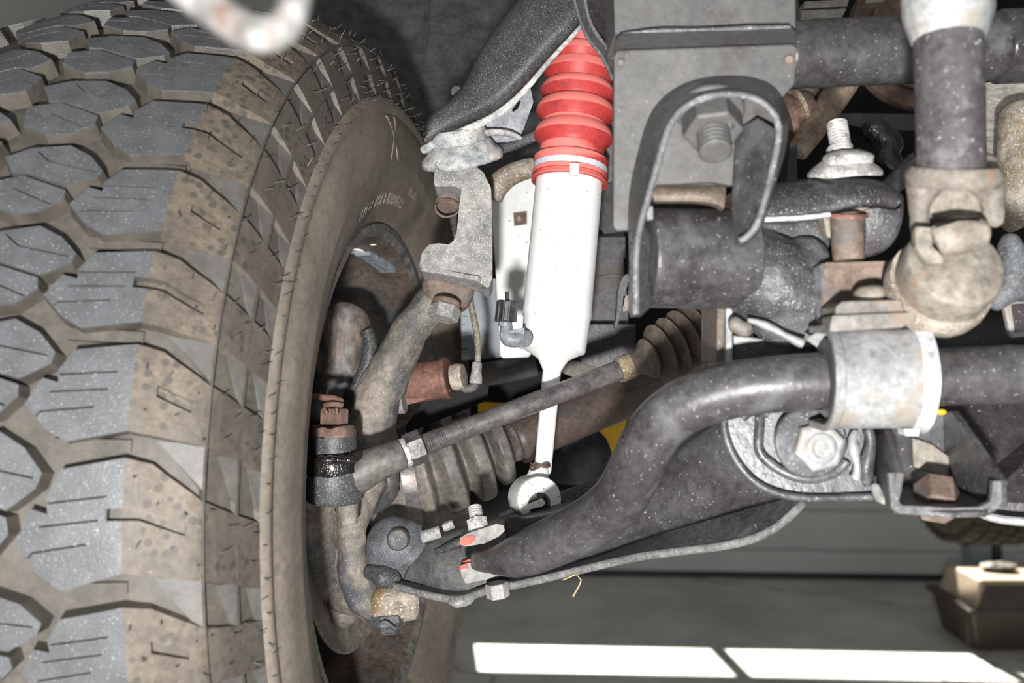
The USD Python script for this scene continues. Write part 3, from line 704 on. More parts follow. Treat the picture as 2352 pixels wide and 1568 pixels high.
# rim: lip, bead seat, barrel and the disc far inside
rimp = [(0.080, 0.2165), (0.089, 0.2215), (0.0925, 0.2205), (0.0925, 0.2145), (0.087, 0.2095), (0.080, 0.2055), (0.060, 0.2035), (0.045, 0.2045), (0.036, 0.198), (0.024, 0.190), (-0.02, 0.187), (-0.11, 0.186), (-0.150, 0.180), (-0.160, 0.150), (-0.163, 0.07), (-0.163, 0.0)]
back = [(-0.168, 0.0), (-0.168, 0.155), (-0.158, 0.186), (-0.11, 0.191), (-0.02, 0.192), (0.022, 0.195), (0.036, 0.204), (0.060, 0.2085), (0.072, 0.213)]
def ring(profile, k=144, close=False):
    pr = np.array(profile)
    th_ = np.linspace(0, 2 * np.pi, k, endpoint=False)
    q = wheel_pt(np.repeat(pr[:, :1], k, 1).ravel(), np.repeat(pr[:, 1:], k, 1).ravel(), np.tile(th_, len(pr)))
    f = grid_faces(len(pr), k, True)
    if close:
        f = np.vstack([f, np.stack([(len(pr) - 1) * k + np.arange(k), (len(pr) - 1) * k + (np.arange(k) + 1) % k, (np.arange(k) + 1) % k], 1), np.stack([(len(pr) - 1) * k + np.arange(k), (np.arange(k) + 1) % k, np.arange(k)], 1)])
    m = trimesh.Trimesh(q, f, process=False)
    trimesh.repair.fix_normals(m)
    return m
rim = wheel.part("rim", ring(rimp[4:] + back), "rim", smooth=40, label="dusty brown inside of the steel rim")
wheel.part("rim_lip", ring([(0.080, 0.2165)] + rimp[1:5] + [(0.083, 0.2120)], close=True), "rim_lip", rim, smooth=40, label="worn bare metal lip of the rim")
def rim_patch(th0, th1, u0, u1, r0, r1, mt, name, label):
    """A small weight lying on the inside of the barrel."""
    n = 12
    g = []
    for r in (r0, r1):
        for u in (u0, u1):
            aa = np.linspace(th0, th1, n)
            g.append(wheel_pt(u + 0.00105 * (aa - 100.6), np.full(n, r), np.radians(aa)))
    q = np.vstack(g)
    f = []
    for i in range(n - 1):
        for a, b in ((0, 1), (3, 2), (1, 3), (2, 0)):
            f += [(a * n + i, b * n + i, b * n + i + 1), (a * n + i, b * n + i + 1, a * n + i + 1)]
    for i in (0, n - 1):
        f += [(i, n + i, 3 * n + i), (i, 3 * n + i, 2 * n + i)]
    m = trimesh.Trimesh(q, f, process=False)
    trimesh.repair.fix_normals(m)
    wheel.part(name, m, mt, rim, smooth=False, label=label)
for j in range(4):
    rim_patch(100.6 + 3.3 * j, 103.7 + 3.3 * j, 0.052, 0.066, 0.2055, 0.2000, "weight", "wheel_weight", "stick-on grey wheel weight inside the rim")
dot = wheel_pt(np.array([0.0545]), np.array([0.2030]), np.radians(np.array([98.6])))[0]
dn = unit(WC - dot + WA * ((dot - WC) @ WA))
wheel.part("white_sticker", lathe([(0, 0.0085), (0.0012, 0.0085), (0.0016, 0.0078), (0.0016, 0.0)], dot, dn, 32), "white_mark", rim, smooth=30, label="bright white dot inside the rim")
wheel.part("white_clip", tube(PP([(852, 541, 0.925), (864, 545, 0.924), (868, 554, 0.922), (862, 560, 0.920), (852, 560, 0.918)]), 0.0012, 20, 8), "white_mark", rim, smooth=60, label="thin white hooked clip")
wheel.done()

# ---------------------------------------------------------------- behind the wheel: shield, caliper, knuckle
def axle_pt(u, r=0.0, deg=0.0):
    return wheel_pt(np.array([u]), np.array([r]), np.radians(np.array([deg])))[0]

t = Thing("brake_shield", "round dusty brake dust shield inside the wheel, low behind the knuckle", "brake shield")
shield = mani(lathe([(0, 0.06), (0.0, 0.135), (0.004, 0.150), (0.012, 0.158), (0.016, 0.160), (0.018, 0.158), (0.008, 0.13), (0.006, 0.05)], axle_pt(0.050), WA, 96)).trim_by_plane((0, 0, -1), -float(WC[2] - 0.005))
t.part("shield_disc", shield, "cast")
t.part("hub_dome", mani(lathe([(0.0, 0.125), (0.006, 0.124), (0.016, 0.112), (0.022, 0.09), (0.020, 0.07), (0.0, 0.07)], axle_pt(0.055), WA, 80)).trim_by_plane((0, 0, -1), -float(WC[2] - 0.005)), "cast", label="raised dished middle of the shield")
t.done()
t = Thing("brake_caliper", "rust-streaked grey brake caliper bulging inside the rim, left of the knuckle arm", "brake caliper")
t.part("housing", blob([[(765, 748, 0.90, 62), (785, 758, 0.885, 68), (795, 800, 0.88, 64)], [(795, 800, 0.88, 62), (775, 860, 0.88, 66), (750, 930, 0.88, 62)], [(765, 748, 0.90, 60), (735, 830, 0.89, 66), (720, 930, 0.885, 60)], [(775, 860, 0.88, 60), (735, 830, 0.885, 60)]], 0.005, 14, 0.004), "caliper", smooth=60)
t.part("bracket_rib", tube(PP([(842, 760, 0.862), (850, 800, 0.86), (838, 850, 0.858), (808, 905, 0.856), (800, 960, 0.856)]), 0.006, 30, 12), "dark_dusty", label="darker grey edge rib of the caliper")
t.done()

t = Thing("steering_knuckle", "dusty cast iron steering knuckle with a curved upper arm beside the tyre", "steering knuckle")
up = [(1035, 668, 0.845, 50), (1000, 688, 0.845, 43), (958, 735, 0.845, 42), (925, 790, 0.845, 45), (897, 850, 0.845, 48), (868, 910, 0.845, 54), (850, 980, 0.84, 62)]
c_rail = [(845, 1110, 0.82, 44), (812, 1190, 0.80, 36), (808, 1260, 0.795, 34), (812, 1320, 0.795, 36), (838, 1375, 0.80, 40), (890, 1398, 0.80, 40)]
body = [[(850, 980, 0.84, 62), (845, 1110, 0.84, 70)], [(780, 1000, 0.85, 50), (760, 1120, 0.86, 60), (740, 1250, 0.87, 55)], [(845, 1110, 0.84, 60), (760, 1120, 0.86, 60)],
        [(740, 1250, 0.87, 60), (765, 1340, 0.865, 58), (838, 1375, 0.82, 44)], [(765, 1340, 0.865, 58), (790, 1400, 0.86, 40)], [(770, 1180, 0.845, 40), (800, 1300, 0.83, 42)], [(800, 1140, 0.82, 36), (800, 1170, 0.79, 30)]]
t.part("casting", blob([up, c_rail] + body, 0.0035, 8, 0.006, 5), "cast", smooth=60)
t.part("boss", blob([[(995, 655, 0.835, 26), (1062, 672, 0.835, 26)], [(995, 678, 0.835, 22), (1058, 690, 0.835, 22)], [(995, 655, 0.835, 26), (995, 678, 0.835, 22)], [(1062, 672, 0.835, 26), (1058, 690, 0.835, 22)], [(1020, 664, 0.845, 42), (1045, 680, 0.845, 40)]], 0.004, 5, 0.003, 2), "rust", smooth=50, label="light rusty boss at the top of the arm")
t.part("boss", blob([[(885, 1378, 0.79, 34), (945, 1375, 0.79, 22)], [(885, 1402, 0.79, 30), (940, 1402, 0.79, 22)], [(885, 1378, 0.79, 34), (885, 1402, 0.79, 30)], [(945, 1375, 0.79, 22), (940, 1402, 0.79, 22)]], 0.004, 4, 0.005, 9), "cast_pale", smooth=45, label="pale corroded lower boss, patched yellow and white")
t.done()
t = Thing("clamp_bolt", "large grey hex head bolt pointing down under the knuckle's rusty boss", "bolt")
ax = unit(P(1020, 735, 0.81) - P(1030, 690, 0.815))
p0 = P(1027, 690, 0.815)
t.part("washer", cyl(p0, p0 + ax * 0.005, px(39, 0.815) * 1900 / 2300), "rust")
t.part("bolt_head", hexbar(p0 + ax * 0.005, p0 + ax * 0.0165, px(43, 0.815) * 1900 / 2300, 0.35), "dusty_plate", smooth=20)
t.done()

# ---------------------------------------------------------------- spacer bracket, upper ball joint, upper control arm
t = Thing("spacer_bracket", "thick pale dusty S-shaped steel bracket standing on the knuckle", "bracket")
S = [(999, 372), (1040, 367), (1085, 375), (1111, 396), (1128, 432), (1131, 520), (1130, 640), (1122, 662), (1096, 645), (1040, 634), (968, 622), (963, 608), (970, 578), (986, 561), (1008, 558), (1030, 561), (1042, 552), (1049, 530), (1055, 470), (1060, 434), (1045, 428), (1000, 428), (996, 420)]
t.part("plate", plate([(x, y, 0.815 - (y - 500) * 0.00008) for x, y in S], 0.034, rnd=0.0012), "dusty_plate", smooth=30)
t.part("foot_edge", plate([(968, 622, 0.806), (1040, 634, 0.806), (1096, 645, 0.806), (1122, 663, 0.806), (1080, 656, 0.815), (1066, 645, 0.815), (990, 632, 0.815)], 0.004), "dusty_plate", smooth=30, label="pale lower edge of the bracket")
t.done()
t = Thing("upper_ball_joint", "upper ball joint with dusted white boot lip, castle nut and split pin below", "ball joint")
bj = P(1060, 352, 0.85)
bax = unit(np.array([-0.17, -0.34, 0.95]))
t.part("boot_lip", lathe([(-0.006, 0.020), (-0.009, 0.030), (-0.008, 0.0340), (-0.005, 0.0352), (-0.001, 0.0345), (0.003, 0.030), (0.009, 0.0265), (0.012, 0.020)], bj, bax, 64, wobble=0.003, seed=3), "white_dust", smooth=60)
t.part("neck", cyl(bj + bax * 0.006, bj + bax * 0.022, 0.024), "white_dust", label="white-dusted neck under the arm")
st = P(1032, 455, 0.855)
t.part("stud", cyl(P(1032, 420, 0.855), P(1030, 462, 0.855), px(27, 0.855) * 1900 / 2300), "cast_pale", smooth=35)
t.part("castle_nut", lathe([(0, 0.006), (0, 0.0105), (0.003, 0.0115), (0.009, 0.0112), (0.011, 0.0095), (0.011, 0.004)], P(1030, 455, 0.853), P(1028, 482, 0.842) - P(1030, 455, 0.853), 24), "rust", smooth=35)
t.part("split_pin", cat(tube(PP([(1003, 470, 0.84), (1000, 478, 0.835), (1006, 490, 0.833), (1022, 498, 0.832), (1042, 494, 0.833), (1054, 482, 0.838)]), 0.0011, 30, 8), tube(PP([(1006, 462, 0.84), (1020, 457, 0.836), (1040, 460, 0.836), (1054, 470, 0.84)]), 0.001, 24, 8)), "rust", smooth=60)
t.done()

t = Thing("upper_control_arm", "dark dust-speckled upper control arm slanting up to the right from the ball joint", "control arm")
L = PP([(1232, -60, 0.835), (1190, 0, 0.832), (1130, 75, 0.830), (1085, 150, 0.830), (1060, 200, 0.832), (1020, 240, 0.836), (986, 268, 0.838), (976, 300, 0.838), (975, 330, 0.840)])
R = PP([(1400, -60, 0.800), (1368, 0, 0.800), (1326, 62, 0.800), (1262, 130, 0.804), (1215, 185, 0.808), (1150, 247, 0.818), (1085, 282, 0.828), (1030, 308, 0.836), (982, 334, 0.842)])
t.part("arm_shell", band(L, R, 0.013, 0.020, 60, 20, 4.5), "dark_dusty", smooth=50)
t.part("flange", tube(PP([(1366, 16, 0.800), (1326, 70, 0.800), (1262, 140, 0.803), (1218, 193, 0.807), (1150, 257, 0.815), (1085, 292, 0.824), (1030, 316, 0.832), (985, 338, 0.838), (972, 346, 0.842)]), [0.0011, 0.0012, 0.0013, 0.0016, 0.0020, 0.0023, 0.0024, 0.0024, 0.0024], 60, 10, flat=[1.5] * 9), "white_dust", smooth=60, label="white-dusted lower edge of the arm")
t.part("web", plate([(1040, 318, 0.858), (1150, 268, 0.852), (1218, 200, 0.852), (1225, 235, 0.86), (1205, 290, 0.862), (1190, 325, 0.862), (1100, 330, 0.862)], 0.005, holes=[[(1176, 252), (1194, 228), (1196, 235), (1190, 250), (1178, 258)]]), "pale_blue_dust", smooth=30, label="blue grey dusted web under the arm with a small slot")
t.part("lip_fold", tube(PP([(1060, 322, 0.845), (1110, 306, 0.843), (1160, 305, 0.845), (1195, 318, 0.85)]), [0.003, 0.005, 0.0045, 0.003], 30, 12, flat=[0.6] * 4), "white_dust", smooth=60)
t.part("bolt_tab", plate([(1036, 205, 0.87), (1046, 196, 0.87), (1058, 200, 0.87), (1060, 214, 0.87), (1042, 222, 0.87), (1036, 216, 0.87)], 0.004), "dark_dusty", smooth=30)
t.part("cross_rib", tube(PP([(1090, 345, 0.862), (1150, 342, 0.864), (1200, 325, 0.868), (1235, 310, 0.872)]), 0.0045, 24, 12), "dark_blue_dust", smooth=60)
t.done()
t = Thing("pale_link", "pale curved metal link between the bracket and the red bellows", "link")
t.part("link_bar", tube(PP([(1128, 452, 0.90), (1150, 418, 0.895), (1180, 398, 0.89), (1225, 384, 0.89)]), [0.011, 0.0105, 0.0095, 0.009], 30, 20), "cast_pale", smooth=60)
t.done()

# ---------------------------------------------------------------- shock absorber
t = Thing("shock_absorber", "white shock absorber with ribbed red bellows, standing upright in the middle", "shock absorber")
sa = P(1340, 60, 0.87); sb = P(1276, 760, 0.83)
sax = unit(sb - sa)
def s_at(y):
    """The point of the shock's axis that stands at image height y."""
    k = (y - 60) / 700.0
    xx = 1340 + (1276 - 1340) * k
    return P(xx, y, 0.87 - 0.04 * k)
ridges = [(82, 36), (110, 46), (133, 64), (158, 58), (183, 82), (214, 86), (256, 91), (318, 91), (372, 88)]
valleys = [(96, 40), (122, 50), (146, 60), (170, 64), (199, 76), (234, 80), (289, 78), (347, 76)]
pr = []
T = lambda y: float((s_at(y) - sa) @ sax)
W = lambda w, y: w * 0.855 / F
rid = [(70, 66), (101, 72), (137, 78), (174, 82), (216, 86), (263, 91), (318, 91), (373, 87)]
for i, (y, w) in enumerate(rid):
    nxt = rid[i + 1][0] if i + 1 < len(rid) else 398
    wv = w - (9 if i < 4 else 17)
    d = (nxt - y)
    pr += [(T(y - 0.44 * d), W(wv + 3, y)), (T(y - 0.32 * d), W(w * 0.95, y)), (T(y - 0.14 * d), W(w * 0.985, y)), (T(y), W(w, y)), (T(y + 0.04 * d), W(w * 0.993, y)), (T(y + 0.30 * d), W(wv + 3, y)), (T(y + 0.46 * d), W(wv, y))]
pr = [(T(30), W(58, 30)), (T(50), W(58, 50))] + pr[3:-4] + [(T(388), W(82, 0)), (T(398), W(80, 0)), (T(410), W(80, 0)), (T(416), W(87, 0)), (T(421), W(87, 0)), (T(421), W(78, 0)), (T(405), W(74, 0))]
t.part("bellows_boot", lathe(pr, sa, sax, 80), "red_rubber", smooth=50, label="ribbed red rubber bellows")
bw = 77
t.part("body", lathe([(T(395), W(70, 0)), (T(395), W(76, 0)), (T(700), W(77, 0)), (T(726), W(78, 0)), (T(734), W(75, 0)), (T(800), W(71.5, 0)), (T(806), W(69, 0)), (T(813), W(55, 0)), (T(822), W(40, 0)), (T(826), W(34, 0)), (T(842), W(25, 0)), (T(852), W(20.5, 0)), (T(1080), W(19, 0)), (T(1090), W(16, 0))], sa, sax, 72), "white_paint", smooth=35, label="white painted shock body and rod")
e = P(1227, 1143, 0.80)
eax = unit(np.array([0.22, -1.0, 0.10]))
eye = mani(lathe([(-0.018, 0.0150), (-0.018, 0.0172), (-0.015, 0.0182), (0.015, 0.0182), (0.018, 0.0172), (0.018, 0.0150)], e, eax, 56))
neck = m3.Manifold.batch_hull([m3.Manifold.sphere(0.0076, 24).translate(tuple(P(1239, 1078, 0.81))), m3.Manifold.sphere(0.011, 24).translate(tuple(P(1231, 1118, 0.802)))])
ho = e + np.array([0.0, 0, -0.0040])
hole = mani(cyl(ho - eax * 0.03, ho + eax * 0.03, 0.0092, 40, 0.0))
t.part("eyelet", (eye + neck) - hole, "white_chipped", smooth=30, label="chipped white eyelet at the lower end")
t.part("eye_sleeve", plate([(1200, 1142, 0.785), (1232, 1132, 0.785), (1238, 1145, 0.785), (1205, 1156, 0.785)], 0.012), "rust_tan", smooth=30)
t.part("eye_bar", plate([(1192, 1166, 0.778), (1246, 1147, 0.778), (1253, 1155, 0.778), (1246, 1163, 0.778), (1196, 1175, 0.778)], 0.010), "white_chipped", smooth=30)
t.part("rust_wire", cat(*[tube(PP([(1218, 1062 + d, 0.806), (1232, 1068 + d * 0.6, 0.797), (1250, 1072 - d * 0.4, 0.797), (1262, 1070, 0.806)]), 0.0008, 20, 6) for d in (0, 6, 13)]), "rust_dark", smooth=60, label="rusty wire wound round the rod")
t.part("outlet_elbow", cat(tube(PP([(1164, 745, 0.80), (1163, 760, 0.80), (1168, 775, 0.80), (1185, 778, 0.80), (1208, 778, 0.805)]), [0.0045, 0.0055, 0.0068, 0.0068, 0.0068], 24, 16), plate([(1150, 762, 0.795), (1205, 752, 0.795), (1204, 772, 0.795), (1168, 778, 0.795), (1150, 774, 0.795)], 0.012), plate([(1164, 780, 0.795), (1204, 776, 0.795), (1200, 803, 0.80)], 0.010)), "grey_plastic", smooth=40, label="grey plastic outlet elbow low on the body")
t.done()
t = Thing("vent_cap", "small black ribbed cap with a thin spout beside the white shock body", "cap")
c0, c1 = P(1161, 738, 0.80), P(1166, 690, 0.80)
t.part("cap_body", cat(hexbar(c0, c1, 0.0083, 0.2, 0.16, 10), *[tube([c0 + 0.0078 * np.array([math.cos(a), math.sin(a), 0]), c1 + 0.0076 * np.array([math.cos(a), math.sin(a), 0])], 0.0011, k=8, straight=True) for a in np.linspace(0, 2 * np.pi, 10, endpoint=False)]), "black_plastic", smooth=30)
t.part("spout", cyl(c1, P(1164, 669, 0.80), 0.0016, 16), "black_plastic")
t.part("neck", cyl(P(1160, 750, 0.80), c0, 0.0055, 20), "grey_plastic")
t.done()
t = Thing("cable_tie", "white nylon cable tie around the bottom of the red bellows", "cable tie")
ct = s_at(391)
t.part("strap", lathe([(-0.0025, W(82, 0)), (-0.0025, W(85, 0)), (0.0025, W(85, 0)), (0.0025, W(82, 0))], ct, sax, 72), "tie", smooth=30)
hd = P(1319, 385, 0.82)
t.part("tie_head", plate([(1309, 375, 0.813), (1329, 374, 0.813), (1330, 400, 0.813), (1319, 401, 0.813), (1309, 398, 0.813)], 0.008, rnd=0.0008), "tie_head", smooth=30)
t.done()
t = Thing("cable_tie", "second nylon cable tie, only its square head showing right of the bellows", "cable tie")
t.part("tie_head", plate([(1372, 400, 0.845), (1388, 396, 0.845), (1393, 404, 0.845), (1390, 420, 0.845), (1378, 422, 0.845), (1371, 414, 0.845)], 0.008, rnd=0.0008), "tie_head", smooth=30)
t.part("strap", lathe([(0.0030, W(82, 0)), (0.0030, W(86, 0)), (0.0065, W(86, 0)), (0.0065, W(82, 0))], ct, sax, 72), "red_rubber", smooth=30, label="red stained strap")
t.done()

# ---------------------------------------------------------------- axle shaft and CV boot
t = Thing("axle_shaft", "rust brown drive shaft with a dusty ribbed rubber boot on the wheel end", "axle shaft")
def boot_axis(s):
    return CubicSpline([0, 0.35, 0.7, 1.0], PP([(872, 1100, 0.895), (985, 1082, 0.90), (1105, 1040, 0.91), (1195, 1008, 0.92)]))(s)
ss = np.linspace(0, 1, 150)
ctr = np.array([boot_axis(s) for s in ss])
ribs = [(0.00, 92), (0.05, 98), (0.10, 100), (0.14, 105), (0.18, 108), (0.24, 108), (0.27, 114), (0.315, 120), (0.365, 88), (0.44, 116), (0.50, 117), (0.555, 72), (0.62, 108), (0.685, 107), (0.735, 60), (0.785, 90), (0.84, 88), (0.885, 52), (0.92, 46), (1.0, 43)]
rr = PchipInterpolator([a for a, b in ribs], [b for a, b in ribs])(ss) * 0.90 / F
t.part("boot", tube(ctr, rr, k=64, straight=True), "boot_grey", smooth=60, label="dusty ribbed rubber boot")
t.part("joint_housing", tube([boot_axis(s) for s in (-0.12, -0.05, 0.0, 0.06, 0.11)], [0.043, 0.042, 0.041, 0.040, 0.040], k=48, straight=True), "cast", smooth=50, label="brown metal joint housing behind the boot")
t.part("band_clamp", lathe([(-0.006, 0.040), (-0.006, 0.0435), (0.006, 0.0440), (0.006, 0.040)], boot_axis(0.21), boot_axis(0.24) - boot_axis(0.18), 64), "bare", smooth=30, label="wide metal clamp band")
t.part("band_clamp", lathe([(-0.005, 0.015), (-0.005, 0.0185), (0.005, 0.0185), (0.005, 0.015)], boot_axis(0.95), boot_axis(1.0) - boot_axis(0.9), 48), "bare", smooth=30, label="narrow metal clamp band")
t.part("shaft", tube(PP([(1185, 1012, 0.92), (1300, 962, 0.935), (1440, 905, 0.955), (1560, 860, 0.97), (1700, 810, 0.98)]), 0.0225, 40, 40), "axle", smooth=60)
t.done()

# ---------------------------------------------------------------- tie rod
t = Thing("tie_rod", "steel tie rod running diagonally from the greasy ball end to the rack boot", "tie rod")
a0, a1 = P(985, 1017, 0.755), P(1440, 843, 0.80)
rodax = unit(a1 - a0)
t.part("rod", tube(np.array([a0 + rodax * s for s in (0.0, 0.004, 0.02, 0.04, 0.10, 0.17)] + [a1]), [0.0072, 0.0076, 0.0076, 0.0078, 0.0080, 0.0080, 0.0082], k=32, straight=True), "bare", smooth=50)
t.part("threads", thread(a0 - rodax * 0.004, a0 + rodax * 0.013, 0.0083, 0.0017), "bare", smooth=30, label="threaded end of the rod")
n0 = P(930, 1040, 0.75)
t.part("jam_nut", hexbar(P(934, 1037, 0.752), P(972, 1022, 0.755), 0.0128, 0.45), "bare", smooth=20, label="bare hex lock nut")
t.part("jam_collar", cyl(P(912, 1046, 0.75), P(940, 1035, 0.752), 0.0112, 32), "zinc")
t.part("shank", tube(PP([(770, 1108, 0.746), (815, 1088, 0.745), (850, 1072, 0.745), (900, 1051, 0.748), (925, 1041, 0.75)]), [0.0175, 0.0160, 0.0138, 0.0122, 0.0114], 30, 28), "shank", smooth=60)
t.part("crimp_ring", lathe([(-0.006, 0.007), (-0.006, 0.0098), (-0.003, 0.0105), (0.0, 0.0100), (0.004, 0.0106), (0.007, 0.0098), (0.007, 0.007)], P(1435, 845, 0.80), rodax, 32), "cast_pale", smooth=40)
t.done()
t = Thing("tie_rod_end", "dark tie rod ball end with greasy black boot and rusty castle nut", "tie rod end")
t.part("ball_housing", lathe([(0, 0.011), (0.001, 0.0195), (0.005, 0.0222), (0.020, 0.0222), (0.028, 0.0205), (0.030, 0.012)], P(768, 1153, 0.745), unit([0.02, -0.06, 1]), 56), "dark_dusty", smooth=40)
t.part("stud_tail", tube(PP([(798, 1150, 0.758), (800, 1180, 0.757), (803, 1204, 0.756)]), [0.0085, 0.0075, 0.006], 16, 20), "cast", smooth=50, label="brown stub under the housing")
t.part("grease_boot", lathe([(-0.004, 0.015), (-0.006, 0.0215), (-0.003, 0.0238), (0.001, 0.0225), (0.004, 0.0232), (0.008, 0.0215), (0.009, 0.014)], P(766, 1068, 0.745), unit([0.0, -0.05, 1]), 64, wobble=0.006, seed=5), "grime_black", smooth=60, label="black greasy boot")
t.part("grease_lump", blob([[(704, 1062, 0.735, 13), (702, 1078, 0.733, 14), (705, 1100, 0.735, 11)], [(704, 1062, 0.735, 12), (740, 1056, 0.725, 9), (800, 1056, 0.725, 9), (822, 1048, 0.73, 9)]], 0.002, 5, 0.003), "grime_black", smooth=60)
t.part("taper_seat", lathe([(0, 0.0165), (0.004, 0.0172), (0.0185, 0.0172), (0.0185, 0.008)], P(767, 1055, 0.752), unit([0, -0.04, 1]), 48), "dark_dusty", smooth=35, label="dark rubber-grey seat")
t.part("seat_rim", lathe([(0.0185, 0.008), (0.0185, 0.0172), (0.0225, 0.0170), (0.026, 0.0155), (0.026, 0.008)], P(767, 1055, 0.752), unit([0, -0.04, 1]), 48, wobble=0.006, seed=9), "rust_dark", smooth=35, label="rusty upper rim of the seat")
t.part("castle_nut", hexbar(P(767, 975, 0.752), P(768, 938, 0.753), 0.0118, 0.2), "rust_dark", smooth=20)
t.part("split_pin", cat(tube(PP([(712, 908, 0.75), (735, 912, 0.748), (765, 915, 0.745), (786, 924, 0.742)]), 0.0016, 24, 8, flat=[1.6] * 4), tube(PP([(748, 930, 0.742), (765, 928, 0.738), (786, 930, 0.740)]), 0.0022, 16, 8), tube(PP([(742, 942, 0.742), (750, 948, 0.738), (744, 938, 0.74)]), 0.0016, 12, 8), tube(PP([(773, 936, 0.738), (774, 950, 0.738)]), 0.0014, 6, 8)), "rust_red", smooth=60)
t.done()
t = Thing("steering_rack_boot", "dusty brown ribbed rack boot in the shadow under the crossmember", "rack boot")
b0, b1 = P(1452, 838, 0.80), P(1690, 742, 0.83)
bx = unit(b1 - b0); BL = np.linalg.norm(b1 - b0)
pr = [(-0.004, 0.0085), (0.004, 0.0095)]
rb_ = [17, 25, 27, 29, 30, 31, 31, 32]
for i, r in enumerate(rb_):
    s0 = 0.010 + i * (BL - 0.01) / len(rb_)
    d = (BL - 0.01) / len(rb_)
    rv = r * 0.66
    pr += [(s0, rv / 1000), (s0 + 0.28 * d, 0.93 * r / 1000), (s0 + 0.45 * d, r / 1000), (s0 + 0.6 * d, 0.95 * r / 1000), (s0 + 0.9 * d, rv / 1000)]
t.part("bellows", lathe(pr, b0, bx, 64), "boot_brown", smooth=50)
t.done()

# ---------------------------------------------------------------- small things around the axle
t = Thing("red_sleeve", "red oxide cylindrical bush with grey end cap behind the knuckle", "bush")
t.part("sleeve", lathe([(0, 0.012), (0, 0.0172), (0.003, 0.0180), (0.034, 0.0172), (0.037, 0.0185), (0.040, 0.0178), (0.040, 0.01)], P(930, 882, 0.87), P(1040, 866, 0.862) - P(930, 882, 0.87), 48), "rust_red", smooth=35)
t.part("end_cap", lathe([(0, 0.009), (0, 0.0112), (0.006, 0.0118), (0.010, 0.0105), (0.010, 0.004)], P(1040, 867, 0.862), P(1060, 864, 0.86) - P(1040, 867, 0.862), 36), "cast_pale", smooth=35)
t.part("end_bolt", cyl(P(895, 924, 0.855), P(930, 921, 0.853), 0.0105, 32), "dusty_plate", label="grey round bolt head at the lower left")
t.part("foot", plate([(930, 905, 0.856), (1035, 895, 0.856), (1030, 905, 0.856), (985, 915, 0.856), (935, 930, 0.856)], 0.012), "rust_red", smooth=30)
t.part("carrier", plate([(975, 918, 0.862), (1110, 880, 0.862), (1122, 890, 0.862), (1118, 920, 0.862), (960, 985, 0.862), (930, 980, 0.862)], 0.02), "black_bay", smooth=30, label="black bracket below the bush")
t.done()
t = Thing("brake_hose", "braided brake hose hanging right of the knuckle into a grey crimped fitting", "brake hose")
t.part("hose", tube(PP([(1078, 668, 0.87), (1084, 710, 0.87), (1093, 755, 0.868), (1098, 800, 0.866), (1096, 838, 0.864)]), 0.0028, 40, 16), "braid", smooth=60)
t.part("fitting", lathe([(0, 0.003), (0, 0.0042), (0.004, 0.0046), (0.008, 0.0044), (0.012, 0.0052), (0.014, 0.0056), (0.018, 0.0056), (0.019, 0.003)], P(1096, 832, 0.864), P(1092, 885, 0.862) - P(1096, 832, 0.864), 24), "dusty_plate", smooth=30)
t.part("elbow", tube(PP([(1093, 880, 0.862), (1084, 890, 0.862), (1066, 892, 0.864)]), 0.0038, 16, 16), "cast", smooth=50)
t.done()

# ---------------------------------------------------------------- lower control arm
t = Thing("lower_control_arm", "long dark lower control arm rising from the wheel to the crossmember on the right", "control arm")
top = PP([(955, 1262, 0.795), (1010, 1228, 0.79), (1060, 1212, 0.785), (1160, 1192, 0.775), (1300, 1168, 0.755), (1420, 1128, 0.735), (1540, 1050, 0.71), (1640, 975, 0.69), (1700, 935, 0.675)])
bot = PP([(925, 1330, 0.79), (1000, 1347, 0.775), (1060, 1353, 0.762), (1170, 1326, 0.752), (1340, 1284, 0.738), (1480, 1236, 0.72), (1600, 1200, 0.70), (1720, 1165, 0.68), (1830, 1138, 0.66)])
t.part("arm_shell", band(top, bot, [0.006, 0.012, 0.012, 0.010, 0.010, 0.012, 0.012, 0.010, 0.008], 0.030, 80, 18, 2.4), "black_paint", smooth=50)
edge = PP([(908, 1338, 0.77), (985, 1358, 0.755), (1060, 1366, 0.745), (1110, 1350, 0.735), (1180, 1335, 0.728), (1340, 1298, 0.715), (1500, 1264, 0.69), (1680, 1240, 0.665), (1775, 1205, 0.652), (1842, 1146, 0.655)])
inn = np.vstack([bot[:1], bot[1:2], bot[2:3], 0.5 * (bot[2:3] + bot[3:4]), bot[3:]])
e_s, i_s = smoothpath(edge, 90)[0], smoothpath(inn, 90)[0]
led = []
for k_, (dz_) in enumerate((0.0, -0.0055)):
    for w_ in np.linspace(0, 1, 5):
        q = i_s * (1 - w_) + e_s * w_
        led.append(q + [0, 0, dz_])
lv = np.vstack([led[i] for i in (0, 1, 2, 3, 4, 9, 8, 7, 6, 5)])
ring_rows = lv.reshape(10, 90, 3).transpose(1, 0, 2).reshape(-1, 3)
lf = grid_faces(90, 10, True)
c0 = len(ring_rows)
ring_rows = np.vstack([ring_rows, ring_rows[:10].mean(0), ring_rows[-10:].mean(0)])
lf = np.vstack([lf] + [[(c0, (j + 1) % 10, j), (c0 + 1, 890 + j, 890 + (j + 1) % 10)] for j in range(10)])
lm = trimesh.Trimesh(ring_rows, lf, process=False)
trimesh.repair.fix_normals(lm)
t.part("flange", lm, "black_paint", smooth=30, label="dark ledge along the lower edge of the arm")
t.part("arm_end", band(top[:4] - [0, 0.004, 0], bot[:4] - [0, 0.004, 0], [0.006, 0.012, 0.012, 0.010], 0.012, 40, 16, 2.4), "arm_end", smooth=50, label="dusty grey outer end of the arm")
t.part("flange_edge", tube(edge + [0, -0.0005, -0.0027], 0.0022, 90, 10, flat=[1.35] * len(edge)), "lip_dust", smooth=60, label="bright worn rim of the ledge")
